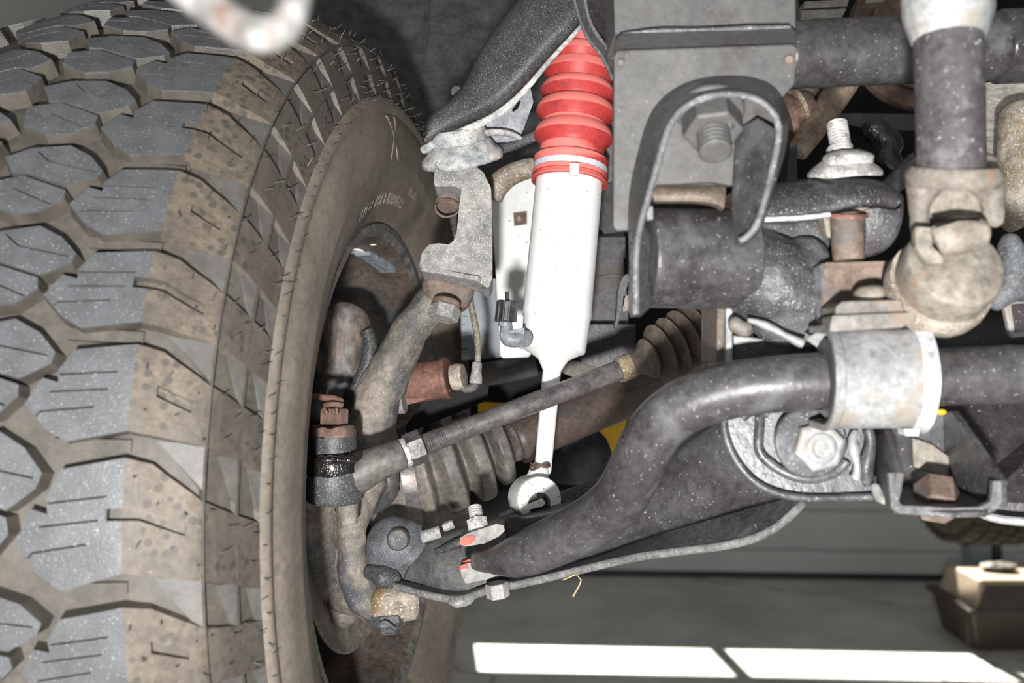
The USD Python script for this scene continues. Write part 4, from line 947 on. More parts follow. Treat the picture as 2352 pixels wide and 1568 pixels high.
t.part("arm_leg", tube(PP([(1152, 1196, 0.80), (1230, 1172, 0.80), (1330, 1140, 0.80), (1450, 1098, 0.80), (1560, 1040, 0.80)]), [0.0075, 0.008, 0.009, 0.010, 0.010], 40, 16), "dark_dusty", smooth=60, label="rear leg of the arm in shadow")
t.part("stamped_rib", tube(PP([(1000, 1268, 0.772), (1050, 1248, 0.765), (1100, 1228, 0.765)]), [0.002, 0.004, 0.002], 20, 12), "dark_dusty", smooth=60)
t.part("flange_bulge", cyl(P(1058, 1362, 0.752), P(1063, 1388, 0.752), 0.0105, 32, 0.3), "dusty_plate", label="pale round bulge under the ledge")
t.done()
t = Thing("lower_ball_joint", "dark round lower ball joint housing with a small plugged hole", "ball joint")
t.part("housing", blob([[(905, 1250, 0.80, 66), (930, 1262, 0.80, 60)], [(905, 1250, 0.80, 66), (885, 1300, 0.80, 44)], [(930, 1262, 0.80, 58), (985, 1285, 0.80, 46)], [(905, 1250, 0.80, 60), (900, 1320, 0.80, 42)], [(930, 1240, 0.80, 50), (968, 1222, 0.80, 16)]], 0.0035, 6, 0.0015), "dark_blue_dust", smooth=60)
t.part("plug", cyl(P(911, 1238, 0.785), P(912, 1239, 0.7745), 0.0060, 24), "dark_dusty")
t.part("plug_ring", lathe([(-0.004, 0.006), (-0.004, 0.0090), (0.001, 0.0085), (0.0025, 0.0072), (0.0025, 0.006)], P(914, 1239, 0.7765), [0.05, -1, 0.05], 32, wobble=0.002), "cast", smooth=30)
t.part("torn_boot", blob([[(850, 1315, 0.785, 18), (880, 1325, 0.78, 26), (900, 1330, 0.78, 22)]], 0.003, 4, 0.006, 4), "dark_dusty", smooth=50, label="torn black dust boot")
t.part("castle_nut", hexbar(P(892, 1412, 0.79), P(893, 1440, 0.788), 0.0138, 0.3), "dark_blue_dust", smooth=20, label="blue grey castle nut below")
t.part("stud_end", thread(P(892, 1438, 0.788), P(893, 1456, 0.787), 0.0078, 0.0018), "dark_blue_dust", smooth=30)
t.part("split_pin", tube(PP([(872, 1436, 0.775), (890, 1430, 0.772), (908, 1442, 0.775), (912, 1432, 0.778)]), 0.0014, 20, 8), "dark_blue_dust", smooth=60)
t.done()
t = Thing("arm_bolt", "small grey bolt and its tip on top of the lower arm beside the ball joint", "bolt")
t.part("shank", cyl(P(968, 1234, 0.775), P(1012, 1220, 0.775), 0.0048, 20), "dusty_plate")
t.part("bolt_head", hexbar(P(1018, 1212, 0.775), P(1042, 1202, 0.775), 0.0035, 0.3), "dusty_plate", smooth=20)
t.done()

# ---------------------------------------------------------------- sway bar and its fittings
t = Thing("sway_bar", "thick dark sway bar bending down from the right-hand clamp to the lower arm", "sway bar")
path = PP([(2500, 862, 0.535), (2352, 860, 0.535), (2200, 863, 0.54), (2000, 868, 0.545), (1880, 876, 0.548), (1760, 884, 0.552), (1655, 902, 0.558), (1560, 940, 0.566), (1498, 1000, 0.575), (1462, 1070, 0.585), (1432, 1130, 0.60), (1385, 1180, 0.62), (1310, 1226, 0.645), (1230, 1262, 0.665), (1180, 1280, 0.68), (1125, 1288, 0.695), (1085, 1290, 0.70)])
R0 = 0.0158
t.part("yellow_mark", ball(P(2162, 946, 0.548), np.array([0.0028, 0.0012, 0.0016]), 2), "yellow", smooth=60, label="dab of yellow paint")
t.part("bar", tube(path, [R0] * 10 + [0.0162, 0.0165, 0.0165, 0.0158, 0.0135, 0.0085, 0.0062], 160, 40, ref=(0, 0, 1.0)), "black_paint", smooth=60)
t.done()
def half_bush(pts, name):
    return plate(pts, 0.02, rnd=0.0012)
t = Thing("end_bushing", "upper grey bushing half with a red paint mark above the sway bar end", "bushing")
t.part("bushing", half_bush([(1056, 1236, 0.70), (1075, 1224, 0.70), (1140, 1203, 0.70), (1156, 1206, 0.70), (1160, 1218, 0.70), (1145, 1232, 0.70), (1112, 1248, 0.70), (1068, 1255, 0.70), (1057, 1250, 0.70)], ""), "red_grey", smooth=30)
t.part("paint_mark", plate([(1057, 1240, 0.6985), (1070, 1231, 0.6985), (1088, 1230, 0.6985), (1092, 1240, 0.6985), (1080, 1250, 0.6985), (1066, 1253, 0.6985), (1058, 1249, 0.6985)], 0.0016, rnd=0.001), "red_paint", smooth=30, label="red paint mark")
t.done()
t = Thing("end_bushing", "lower grey bushing half with orange-red corner below the sway bar end", "bushing")
t.part("bushing", half_bush([(1056, 1300, 0.695), (1072, 1293, 0.695), (1115, 1288, 0.695), (1140, 1298, 0.695), (1164, 1312, 0.695), (1120, 1330, 0.695), (1070, 1340, 0.695), (1060, 1320, 0.695)], ""), "red_grey", smooth=30)
t.part("paint_mark", plate([(1056, 1300, 0.6935), (1066, 1295, 0.6935), (1076, 1296, 0.6935), (1074, 1304, 0.6935), (1058, 1308, 0.6935)], 0.0016, rnd=0.0006), "red_paint", smooth=30, label="orange-red corner")
t.part("rust_strip", plate([(1062, 1290, 0.70), (1080, 1283, 0.70), (1112, 1286, 0.70), (1085, 1291, 0.70)], 0.004), "red_paint", smooth=30)
t.done()
t = Thing("link_stud", "threaded zinc stud with a nut standing above the sway bar end", "stud")
t.part("threads", thread(P(1097, 1204, 0.715), P(1090, 1162, 0.722), 0.0051, 0.0017), "zinc", smooth=30)
t.part("nut", hexbar(P(1099, 1214, 0.712), P(1095, 1194, 0.716), 0.0082, 0.2), "zinc", smooth=20)
t.part("washer", cyl(P(1100, 1219, 0.712), P(1099, 1213, 0.713), 0.0078, 28), "zinc")
t.done()
t = Thing("link_bolt_head", "pale square bolt head poking out below the lower arm's ledge", "bolt")
t.part("bolt_head", hexbar(P(1140, 1338, 0.725), P(1145, 1372, 0.725), 0.0086, 0.5), "dusty_plate", smooth=20)
t.done()
t = Thing("straw", "dry bent straw caught under the lower arm's edge", "straw")
t.part("stem", tube(PP([(1292, 1332, 0.715), (1324, 1318, 0.713), (1335, 1332, 0.712), (1330, 1345, 0.712), (1316, 1370, 0.712)]), [0.0005, 0.0006, 0.0006, 0.0006, 0.0007], 5, 6, straight=True), "twig", smooth=60)
t.done()

t = Thing("sway_bar_clamp", "pale galvanised clamp bracket wrapped round the sway bar", "clamp")
cx = [1902, 1925, 1990, 2060, 2092]
def clamp_section(x, w):
    c = P(x, 868, 0.545)
    ang = np.radians(np.concatenate([np.linspace(-100, 100, 22)]))
    ring = [c + np.array([0, -math.cos(a) * w * 0.86, math.sin(a) * w]) for a in ang]
    top_ = ring[-1] + np.array([0, 0.02, 0.0]); bot_ = ring[0] + np.array([0, 0.02, 0.0])
    return [bot_] + ring + [top_]
def strap(x0, x1, w0, w1, t_=0.0032, n=6):
    outer, inner_ = [], []
    for s in np.linspace(0, 1, n):
        outer.append(clamp_section(x0 + (x1 - x0) * s, w0 + (w1 - w0) * s))
        inner_.append(clamp_section(x0 + (x1 - x0) * s, w0 + (w1 - w0) * s - t_))
    o, i_ = np.array(outer), np.array(inner_)
    k = o.shape[1]
    f = grid_faces(n, k, False)
    N = n * k
    idx = np.arange(N).reshape(n, k)
    loop = np.concatenate([idx[0], idx[1:, -1], idx[-1, -2::-1], idx[-2:0:-1, 0]])
    nx = np.roll(loop, -1)
    m = trimesh.Trimesh(np.vstack([o.reshape(-1, 3), i_.reshape(-1, 3)]), np.vstack([f, f[:, ::-1] + N, np.stack([loop, nx + N, nx], 1), np.stack([loop, loop + N, nx + N], 1)]), process=False)
    trimesh.repair.fix_normals(m)
    return m
t.part("strap", strap(1908, 2092, 0.0275, 0.0275), "clamp", smooth=40)
t.part("clamp_rim", strap(2082, 2114, 0.0285, 0.0305, 0.004), "clamp_white", smooth=40, label="bright worn outer rim of the clamp")
t.part("clamp_rim", strap(1888, 1912, 0.0290, 0.0280, 0.004), "clamp", smooth=40)
t.part("rim_foot", plate([(2076, 985, 0.535), (2112, 985, 0.535), (2110, 1002, 0.535), (2080, 1000, 0.535)], 0.01), "clamp_white", smooth=30)
t.part("rubber_bush", tube(PP([(1898, 870, 0.547), (1990, 868, 0.546), (2104, 867, 0.545)]), 0.0225, 16, 40), "black_paint", smooth=50, label="black rubber bush inside the clamp")
t.part("ear", plate([(1920, 704, 0.532), (1935, 692, 0.532), (2088, 688, 0.530), (2100, 700, 0.530), (2098, 714, 0.530), (1918, 722, 0.532)], 0.03, rnd=0.001), "clamp_tan", smooth=30, label="upper clamp ear")
t.part("ear", plate([(1912, 724, 0.529), (2100, 716, 0.527), (2104, 738, 0.527), (2070, 752, 0.527), (1905, 762, 0.529)], 0.02, rnd=0.001), "clamp_tan", smooth=30)
t.part("web", plate([(1848, 778, 0.56), (1880, 760, 0.556), (1912, 752, 0.55), (1918, 790, 0.55), (1895, 812, 0.553), (1880, 800, 0.556)], 0.004), "clamp", smooth=30)
t.part("bolt_head", lathe([(0, 0.006), (0, 0.0092), (0.003, 0.0098), (0.006, 0.0090), (0.0085, 0.006), (0.009, 0.0)], P(2001, 692, 0.55), P(1999, 664, 0.55) - P(2001, 692, 0.55), 28), "rust_tan", smooth=40)
t.done()

# ---------------------------------------------------------------- crossmember: box, plate, arch bracket, bush sleeve
t = Thing("crossmember_bracket", "large dusty black box bracket hanging from the frame, upper middle right", "bracket")
t.part("box_section", plate([(1408, -80, 0.60), (1826, -80, 0.60), (1828, 66, 0.60), (1412, 78, 0.60)], 0.05, rnd=0.001), "grey_paint", smooth=30)
t.part("ledge", plate([(1412, 96, 0.574), (1424, 78, 0.585), (1818, 62, 0.585), (1829, 74, 0.582), (1830, 112, 0.562), (1412, 126, 0.562)], 0.01, rnd=0.001), "grey_paint", smooth=30)
t.part("face_plate", plate([(1411, 128, 0.560), (1420, 116, 0.560), (1820, 102, 0.560), (1830, 110, 0.560), (1825, 192, 0.560), (1796, 225, 0.560), (1770, 330, 0.560), (1690, 424, 0.560), (1496, 424, 0.560), (1462, 528, 0.560), (1418, 529, 0.560), (1409, 520, 0.560)], 0.008, rnd=0.002), "grey_paint", smooth=30)
t.part("weld", tube(PP([(1430, 80, 0.588), (1520, 72, 0.586), (1600, 70, 0.586), (1720, 66, 0.586), (1815, 62, 0.586)]), [0.0012, 0.0019, 0.0013, 0.002, 0.0011], 40, 8), "lip_paint", smooth=60)
t.part("rivet", cyl(P(1812, 137, 0.562), P(1812, 137, 0.556), 0.0025, 16), "rust")
t.part("rivet", cyl(P(1425, 144, 0.562), P(1425, 144, 0.556), 0.0022, 16), "grey_paint")
t.part("post", plate([(1822, -80, 0.605), (1835, -80, 0.66), (1835, 66, 0.66), (1826, 66, 0.605)], 0.006), "black_paint", smooth=30)
t.done()
t = Thing("arch_bracket", "arched grey bracket with a bright worn lip framing a large nut and bolt", "bracket")
lip = PP([(1456, 728, 0.520), (1456, 640, 0.520), (1460, 555, 0.520), (1478, 480, 0.520), (1505, 385, 0.520), (1530, 300, 0.520), (1552, 262, 0.520), (1590, 232, 0.520), (1650, 214, 0.520), (1710, 216, 0.520), (1758, 236, 0.520), (1788, 276, 0.520), (1790, 320, 0.520), (1776, 390, 0.520), (1758, 460, 0.520), (1738, 520, 0.520), (1700, 556, 0.522)])
ext = PP([(1448, 728, 0.545), (1446, 640, 0.560), (1444, 560, 0.560), (1444, 456, 0.560), (1464, 352, 0.560), (1492, 264, 0.560), (1524, 222, 0.560), (1574, 190, 0.560), (1646, 174, 0.560), (1720, 176, 0.560), (1778, 198, 0.560), (1808, 254, 0.560), (1808, 325, 0.560), (1790, 400, 0.560), (1770, 468, 0.560), (1746, 528, 0.560), (1700, 562, 0.560)])
inset = lip + (np.array([P(1640, 420, 0.52)]) - lip) * 0.045
ext_in = ext + (np.array([P(1640, 420, 0.56)]) - ext) * 0.04
N = len(lip)
rows = np.stack([smoothpath(a, 70)[0] for a in (ext, lip, inset, ext_in)], 1)
m = trimesh.Trimesh(rows.reshape(-1, 3), np.vstack([grid_faces(70, 4, True), [(0, 1, 2), (0, 2, 3), (276, 278, 277), (276, 279, 278)]]), process=False)
trimesh.repair.fix_normals(m)
t.part("arch_wall", m, "black_paint", smooth=40, label="dark outer wall of the arch")
t.part("arch_lip", tube((lip + inset) / 2 + [0, -0.0006, 0], 0.0019, 80, 10), "lip_paint", smooth=60, label="bright worn lip")
t.part("bracket_plate", plate([(1472, 540, 0.552), (1500, 430, 0.552), (1540, 290, 0.552), (1590, 230, 0.552), (1650, 205, 0.552), (1716, 205, 0.552), (1770, 240, 0.552), (1790, 300, 0.552), (1770, 400, 0.552), (1676, 426, 0.552), (1640, 418, 0.552), (1500, 424, 0.552)], 0.006), "grey_paint", smooth=30)
t.part("bracket_wall", plate([(1688, 300, 0.550), (1740, 270, 0.540), (1786, 300, 0.525), (1776, 390, 0.523), (1738, 520, 0.523), (1690, 565, 0.525), (1680, 480, 0.545)], 0.004, rnd=0.001), "black_paint", smooth=30)
t.part("bracket_wall", plate([(1458, 720, 0.524), (1462, 560, 0.524), (1480, 520, 0.53), (1498, 540, 0.54), (1490, 640, 0.54), (1500, 700, 0.54), (1470, 728, 0.53)], 0.004), "black_paint", smooth=30)
t.part("tab", plate([(1485, 470, 0.535), (1500, 474, 0.535), (1500, 504, 0.535), (1486, 506, 0.535)], 0.004), "lip_paint", smooth=30)
t.done()
t = Thing("bracket_bolt", "large dusty hex nut on a coarse threaded bolt inside the arch bracket", "bolt")
nax = unit(P(1644, 356, 0.527) - P(1632, 262, 0.545))
n0 = P(1632, 258, 0.546)
t.part("washer", cyl(n0 - nax * 0.003, n0 + nax * 0.002, 0.0185, 36), "grey_paint")
t.part("nut", hexbar(n0, n0 + nax * 0.017, 0.0160, 0.15), "grey_paint", smooth=20)
t.part("threads", thread(n0 + nax * 0.016, n0 + nax * 0.031, 0.0090, 0.0026, 36, 0.16), "grey_paint", smooth=30, label="coarse thread of the bolt end")
t.part("dirt_lump", blob([[(1672, 262, 0.535, 13), (1676, 285, 0.532, 12)]], 0.002, 4, 0.004), "black_paint", smooth=60)
t.done()
t = Thing("bush_sleeve", "dark horizontal bush sleeve held between the arch bracket's legs", "bush")
t.part("sleeve", lathe([(0, 0.020), (0, 0.0285), (0.003, 0.0295), (0.062, 0.0300), (0.064, 0.020)], P(1480, 592, 0.590), P(1740, 596, 0.600) - P(1480, 592, 0.590), 64), "black_paint", smooth=40)
t.part("collar", band(PP([(1500, 422, 0.575), (1580, 421, 0.573), (1640, 420, 0.572), (1665, 416, 0.574)]), PP([(1496, 462, 0.568), (1580, 462, 0.566), (1640, 468, 0.566), (1662, 480, 0.568)]), 0.004, 0.01, 20, 8), "boot_brown", smooth=50, label="brown collar above the sleeve's slot")
t.done()
t = Thing("frame_strap", "bent dark frame flange with twin grey edges beside the red bellows", "flange")
g1 = PP([(1306, -60, 0.775), (1320, 0, 0.77), (1334, 48, 0.765), (1352, 88, 0.76), (1378, 122, 0.755), (1398, 158, 0.75), (1408, 182, 0.748)])
g2 = PP([(1330, -60, 0.76), (1344, 0, 0.755), (1352, 40, 0.75), (1372, 80, 0.745), (1400, 118, 0.742), (1414, 148, 0.74), (1420, 182, 0.738)])
t.part("flange", band(g1, g2, 0.002, 0.004, 40, 6), "bay_grey", smooth=50)
t.part("edge", tube(g1, 0.0017, 40, 8), "lip_paint", smooth=60)
t.part("edge", tube(g2, 0.0015, 40, 8), "lip_paint", smooth=60)
t.part("web", band(g2 + [0.001, 0.004, 0], PP([(1440, -60, 0.78), (1440, 0, 0.78), (1440, 40, 0.78), (1440, 80, 0.78), (1440, 120, 0.78), (1440, 150, 0.78), (1440, 190, 0.78)]), 0.0, 0.004, 30, 4), "bay_dark", smooth=50, label="dark web of the frame")
t.part("hanger", plate([(1388, 190, 0.90), (1416, 195, 0.90), (1416, 410, 0.90), (1396, 420, 0.90), (1392, 330, 0.90)], 0.01), "bay_grey", smooth=30)
t.done()

# ---------------------------------------------------------------- tubes, upright, cup
t = Thing("cross_tube", "dark horizontal cross tube running out of the picture at upper right", "tube")
t.part("tube_body", tube(PP([(1800, 128, 0.64), (2000, 118, 0.64), (2200, 110, 0.64), (2420, 104, 0.64)]), 0.0213, 40, 44), "black_paint", smooth=60)
t.part("collar", cyl(P(2288, 108, 0.64), P(2420, 103, 0.64), 0.0232, 44), "black_paint", label="wider collar at the right end")
t.done()
t = Thing("upright_strut", "pale dirt-dusted upright strut with a flared sleeve at upper right", "strut")
t.part("tube_body", lathe([(0.0, 0.010), (0.001, 0.0150), (0.006, 0.0162), (0.05, 0.0166), (0.085, 0.0168), (0.093, 0.018), (0.10, 0.0205), (0.115, 0.0212), (0.14, 0.0212)], P(2186, 415, 0.50), P(2176, 0, 0.51) - P(2186, 415, 0.50), 48), "dirty_strut", smooth=40)
t.part("sleeve", lathe([(0.0, 0.0175), (0.001, 0.0185), (0.010, 0.0212), (0.014, 0.0222), (0.05, 0.0226)], P(2180, 92, 0.508), P(2176, 0, 0.51) - P(2180, 92, 0.508), 48), "clamp", smooth=40, label="pale flared upper sleeve")
t.done()
t = Thing("strut_cup", "rusty tan yoke and round cup at the foot of the upright strut", "cup")
t.part("yoke", blob([[(2130, 400, 0.525, 48), (2112, 470, 0.525, 24), (2112, 520, 0.525, 20)], [(2250, 395, 0.525, 48), (2278, 440, 0.525, 28), (2284, 500, 0.525, 22)], [(2130, 400, 0.535, 46), (2250, 395, 0.535, 46)], [(2140, 450, 0.54, 40), (2250, 450, 0.54, 40)], [(2140, 480, 0.54, 32), (2255, 485, 0.54, 32)]], 0.003, 6, 0.0025), "rust_tan", smooth=60)
t.part("socket_ring", lathe([(0.0, 0.0165), (0.0, 0.0215), (0.005, 0.0235), (0.010, 0.021), (0.010, 0.0165)], P(2188, 428, 0.505), unit([0.0, -0.25, 1.0]), 48), "rust_tan", smooth=50)
cxa = unit([0.03, -0.86, 0.46])
cc = P(2196, 606, 0.52)
t.part("cup_body", lathe([(-0.035, 0.014), (-0.032, 0.0215), (-0.020, 0.0250), (-0.006, 0.0258), (-0.001, 0.0254), (0.0008, 0.0240), (0.0018, 0.018), (0.0024, 0.009), (0.0026, 0.0)], cc, cxa, 64), "rust_tan", smooth=50)
t.part("cup_rim", lathe([(-0.028, 0.022), (-0.030, 0.0272), (-0.024, 0.0282), (-0.018, 0.0274), (-0.018, 0.022)], cc, cxa, 64), "cast_pale", smooth=40, label="paler rim of the cup")
t.part("pivot_roll", tube(PP([(2152, 556, 0.512), (2195, 542, 0.510), (2248, 540, 0.512)]), [0.0085, 0.0100, 0.0085], 20, 24), "rust_tan", smooth=60)
t.part("gap_shade_strip", tube(PP([(2148, 516, 0.506), (2195, 508, 0.5045), (2246, 508, 0.506)]), 0.0015, 16, 8), "black_bay", smooth=60, label="black strip painted in for the shade above the pivot roll")  # a solid black strip, put in for the shade of the gap
t.part("lever_tail", plate([(2102, 520, 0.505), (2138, 522, 0.505), (2142, 566, 0.503), (2168, 590, 0.502), (2166, 604, 0.502), (2132, 606, 0.502), (2116, 584, 0.503), (2104, 566, 0.504)], 0.006, rnd=0.0012), "rust_tan", smooth=30)
t.done()
t = Thing("swivel_block", "blue grey cast block right of the rusty cup", "block")
t.part("block", blob([[(2320, 560, 0.56, 26), (2330, 640, 0.56, 50), (2290, 690, 0.56, 22)], [(2330, 640, 0.56, 50), (2390, 650, 0.56, 50)]], 0.003, 5, 0.0025), "dark_blue_dust", smooth=60)
t.done()
t = Thing("hanging_tab", "pale ribbed tab hanging at the right edge below the cup", "tab")
t.part("tab", plate([(2304, 692, 0.58), (2380, 688, 0.58), (2390, 770, 0.58), (2330, 775, 0.58), (2320, 765, 0.58)], 0.004, rnd=0.001), "clamp", smooth=30)
t.part("slot_web", plate([(2328, 700, 0.577), (2375, 696, 0.577), (2380, 756, 0.577), (2336, 762, 0.577)], 0.003), "bay_dark", smooth=30)
t.done()

# ---------------------------------------------------------------- castings around the stud with dome washers
t = Thing("stud_mount", "threaded stud with silvery domed washers on the crossmember arm", "stud")
t.part("threads", thread(P(1936, 372, 0.60), P(1922, 282, 0.61), 0.0062, 0.0021), "zinc", smooth=30)
dax = unit([-0.05, -0.18, 1.0])
t.part("dome_washer", lathe([(0.0, 0.0215), (0.002, 0.0218), (0.005, 0.0190), (0.010, 0.0125), (0.012, 0.0075)], P(1940, 404, 0.60), dax, 48, wobble=0.002), "zinc", smooth=50)
t.part("dome_washer", lathe([(0.0, 0.010), (0.0, 0.0142), (0.004, 0.0146), (0.006, 0.0125), (0.008, 0.0065)], P(1948, 376, 0.592), dax, 40, wobble=0.002), "zinc", smooth=50)
t.part("lock_ring", cyl(P(1931, 356, 0.602), P(1928, 340, 0.604), 0.0078, 28), "zinc")
t.done()
t = Thing("flecked_support", "dark flecked crossmember support below the silvery stud", "support")
L = PP([(1700, 428, 0.60), (1780, 420, 0.60), (1880, 408, 0.595), (1980, 408, 0.59), (2040, 422, 0.588), (2072, 450, 0.588)])
R = PP([(1690, 520, 0.575), (1750, 502, 0.572), (1850, 500, 0.572), (1950, 478, 0.572), (2020, 474, 0.572), (2052, 480, 0.574)])
t.part("arm", band(L, R, 0.008, 0.05, 40, 12), "spray", smooth=50)
t.part("arm_wall", band(PP([(1985, 486, 0.576), (2020, 478, 0.574), (2050, 482, 0.574), (2075, 455, 0.582)]), PP([(1985, 590, 0.585), (2012, 586, 0.585), (2040, 570, 0.585), (2066, 530, 0.588)]), 0.003, 0.03, 24, 10), "spray", smooth=50)
t.part("worn_edge", tube(PP([(1745, 504, 0.569), (1800, 502, 0.569), (1860, 498, 0.569), (1905, 492, 0.570)]), 0.0016, 24, 8), "clamp_white", smooth=60, label="bright worn edge")
t.part("rust_pocket", plate([(1890, 492, 0.579), (1960, 474, 0.579), (2030, 472, 0.579), (2052, 490, 0.579), (2035, 520, 0.582), (1990, 560, 0.582), (1900, 545, 0.582)], 0.012, rnd=0.001), "rust_tan", smooth=30, label="rust-stained pocket at the arm's end")
t.done()
t = Thing("pivot_pin", "short rusty upright pin between the arm and the rust block", "pin")
t.part("pin", lathe([(0, 0.0075), (0.0005, 0.0088), (0.010, 0.0092), (0.024, 0.0088), (0.027, 0.008), (0.027, 0.004)], P(1950, 598, 0.575), P(1942, 492, 0.575) - P(1950, 598, 0.575), 32), "rust", smooth=40)
t.part("rust_ring", lathe([(0, 0.009), (0, 0.0115), (0.0025, 0.0112), (0.003, 0.009)], P(1944, 500, 0.575), [0, -0.2, 1], 32), "rust_red", smooth=40)
t.done()
t = Thing("rust_block", "light rust coloured square block above the galvanised clamp", "block")
t.part("block", plate([(1888, 606, 0.570), (1900, 602, 0.570), (2046, 599, 0.570), (2056, 606, 0.570), (2062, 668, 0.568), (2030, 690, 0.568), (1930, 694, 0.568), (1912, 720, 0.568), (1890, 730, 0.568)], 0.035, rnd=0.0008), "rust", smooth=30)
t.part("flange", plate([(1866, 616, 0.575), (1888, 604, 0.570), (1890, 730, 0.568), (1872, 738, 0.575)], 0.004), "silver_dust", smooth=30)
t.done()
t = Thing("crossmember_casting", "dark rounded casting flecked with white paint between sleeve and clamp", "casting")
t.part("casting", blob([[(1700, 610, 0.615, 100), (1770, 650, 0.60, 112), (1820, 680, 0.595, 92)], [(1720, 540, 0.62, 70), (1850, 545, 0.62, 55)], [(1770, 650, 0.60, 112), (1790, 720, 0.60, 70), (1850, 770, 0.59, 28)], [(1820, 680, 0.595, 92), (1845, 600, 0.60, 60)]], 0.0035, 10, 0.004, 6), "spray", smooth=60)
t.part("weld_bead", tube(PP([(1718, 735, 0.575), (1760, 748, 0.572), (1800, 768, 0.57), (1845, 790, 0.568)]), [0.0014, 0.0026, 0.0018, 0.0030], 40, 12), "clamp", smooth=60, label="bright paint-flecked weld bead")
t.part("weld_plug", blob([[(1690, 745, 0.585, 20), (1712, 752, 0.585, 20)]], 0.0025, 4, 0.006), "clamp_tan", smooth=60)
t.done()
t = Thing("pivot_plate", "silvery worn pivot plate with raised rim and a big eccentric bolt", "plate")
t.part("gusset", plate([(1668, 650, 0.598), (1682, 650, 0.598), (1682, 830, 0.598), (1668, 832, 0.598)], 0.05), "clamp", smooth=30, label="bright edge-on gusset")
t.part("gusset", plate([(1648, 690, 0.606), (1662, 690, 0.606), (1660, 830, 0.606), (1646, 832, 0.606)], 0.05), "boot_brown", smooth=30)
t.part("gusset_web", plate([(1684, 770, 0.61), (1850, 790, 0.60), (1880, 830, 0.60), (1684, 840, 0.61)], 0.01), "black_paint", smooth=30)
t.part("face", plate([(1668, 930, 0.595), (1674, 1010, 0.592), (1705, 1070, 0.590), (1745, 1108, 0.588), (1800, 1130, 0.586), (1870, 1138, 0.584), (2006, 1132, 0.580), (2008, 930, 0.582), (1900, 900, 0.585), (1760, 900, 0.592)], 0.010, rnd=0.001), "silver_dust", smooth=30)
t.part("raised_rim", tube(PP([(1664, 930, 0.590), (1668, 1005, 0.587), (1698, 1068, 0.585), (1742, 1112, 0.583), (1800, 1136, 0.581), (1870, 1144, 0.579), (2004, 1140, 0.575)]), 0.0024, 70, 10), "silver_dust", smooth=60)
t.part("cam_guide", tube(PP([(1745, 955, 0.588), (1742, 1010, 0.586), (1748, 1042, 0.585), (1790, 1078, 0.583), (1845, 1098, 0.580), (1905, 1090, 0.579), (1945, 1058, 0.578)]), 0.0030, 60, 10), "silver_dust", smooth=60, label="raised guide round the eccentric washer")
wc = P(1858, 1012, 0.580)
wax = unit([0.03, -1.0, 0.02])
t.part("cam_washer", lathe([(0, 0.012), (0, 0.0205), (0.003, 0.0212), (0.0045, 0.0202), (0.005, 0.012)], wc, wax, 56), "silver_dust", smooth=35)
t.part("bolt_head", hexbar(P(1872, 1022, 0.577), P(1872, 1022, 0.577) + wax * 0.010, 0.0148, 0.25, 0.14), "clamp", smooth=20)
t.part("bolt_crown", lathe([(0, 0.009), (0.001, 0.0088), (0.002, 0.006), (0.0012, 0.005), (0.0016, 0.0)], P(1874, 1026, 0.577) + wax * 0.0095, wax, 40), "clamp", smooth=40)
t.part("weld_bead", tube(PP([(1965, 990, 0.574), (1960, 1030, 0.573), (1968, 1065, 0.573), (1962, 1100, 0.573)]), [0.002, 0.0035, 0.002, 0.003], 40, 12), "clamp", smooth=60)
t.part("weld_bead", tube(PP([(1992, 985, 0.574), (1998, 1030, 0.573), (1990, 1070, 0.573), (1996, 1112, 0.573)]), [0.003, 0.0035, 0.0045, 0.003], 40, 12), "silver_dust", smooth=60)
t.part("weld_bead", tube(PP([(1705, 958, 0.590), (1735, 945, 0.588), (1765, 950, 0.587)]), [0.003, 0.002, 0.003], 20, 12), "silver_dust", smooth=60)
t.done()

t = Thing("channel_bracket", "open dark U-channel bracket with pale bottom edge at lower right", "bracket")
u_out = [(2042, 1086), (2060, 1084), (2063, 1150), (2072, 1160), (2180, 1166), (2250, 1164), (2278, 1150), (2282, 1104), (2300, 1104), (2303, 1150), (2292, 1168), (2262, 1182), (2180, 1186), (2068, 1179), (2048, 1168)]
t.part("channel_edge", plate([(x, y, 0.530) for x, y in u_out], 0.004, rnd=0.0006), "lip_paint", smooth=30, label="pale cut edge of the channel")
t.part("channel_floor", plate([(2052, 1166, 0.532), (2180, 1176, 0.532), (2262, 1174, 0.532), (2290, 1160, 0.532), (2275, 1105, 0.60), (2180, 1112, 0.60), (2080, 1112, 0.60)], 0.003), "black_paint", smooth=30)
t.part("bracket_wall", plate([(2044, 1168, 0.531), (2058, 1086, 0.531), (2030, 985, 0.575), (2016, 1000, 0.585), (2012, 1130, 0.585)], 0.004), "grey_paint", smooth=30)
t.part("bracket_wall", plate([(2020, 940, 0.60), (2170, 940, 0.60), (2180, 1110, 0.60), (2070, 1130, 0.60), (2020, 1120, 0.60)], 0.004), "black_paint", smooth=30)
t.part("bracket_wall", plate([(2150, 948, 0.60), (2186, 944, 0.596), (2298, 1104, 0.531), (2296, 1165, 0.531), (2190, 1120, 0.59)], 0.004), "black_paint", smooth=30)
t.part("rust_patch", plate([(2096, 1005, 0.594), (2140, 1020, 0.594), (2182, 1050, 0.594), (2180, 1100, 0.594), (2140, 1085, 0.594), (2100, 1072, 0.594)], 0.003), "rust_tan", smooth=30, label="rusty patch on the back wall")
t.part("bolt_head", hexbar(P(2155, 1172, 0.555), P(2150, 1118, 0.568), 0.0125, 0.2), "rust", smooth=20, label="rusty bolt head")
t.part("corner_weld", blob([[(2012, 1120, 0.565, 12), (2020, 1140, 0.560, 12), (2030, 1150, 0.555, 8)]], 0.002, 3, 0.003), "clamp", smooth=60)
t.done()
t = Thing("frame_rail", "dark purple-black frame rail behind the channel bracket at the right edge", "frame")
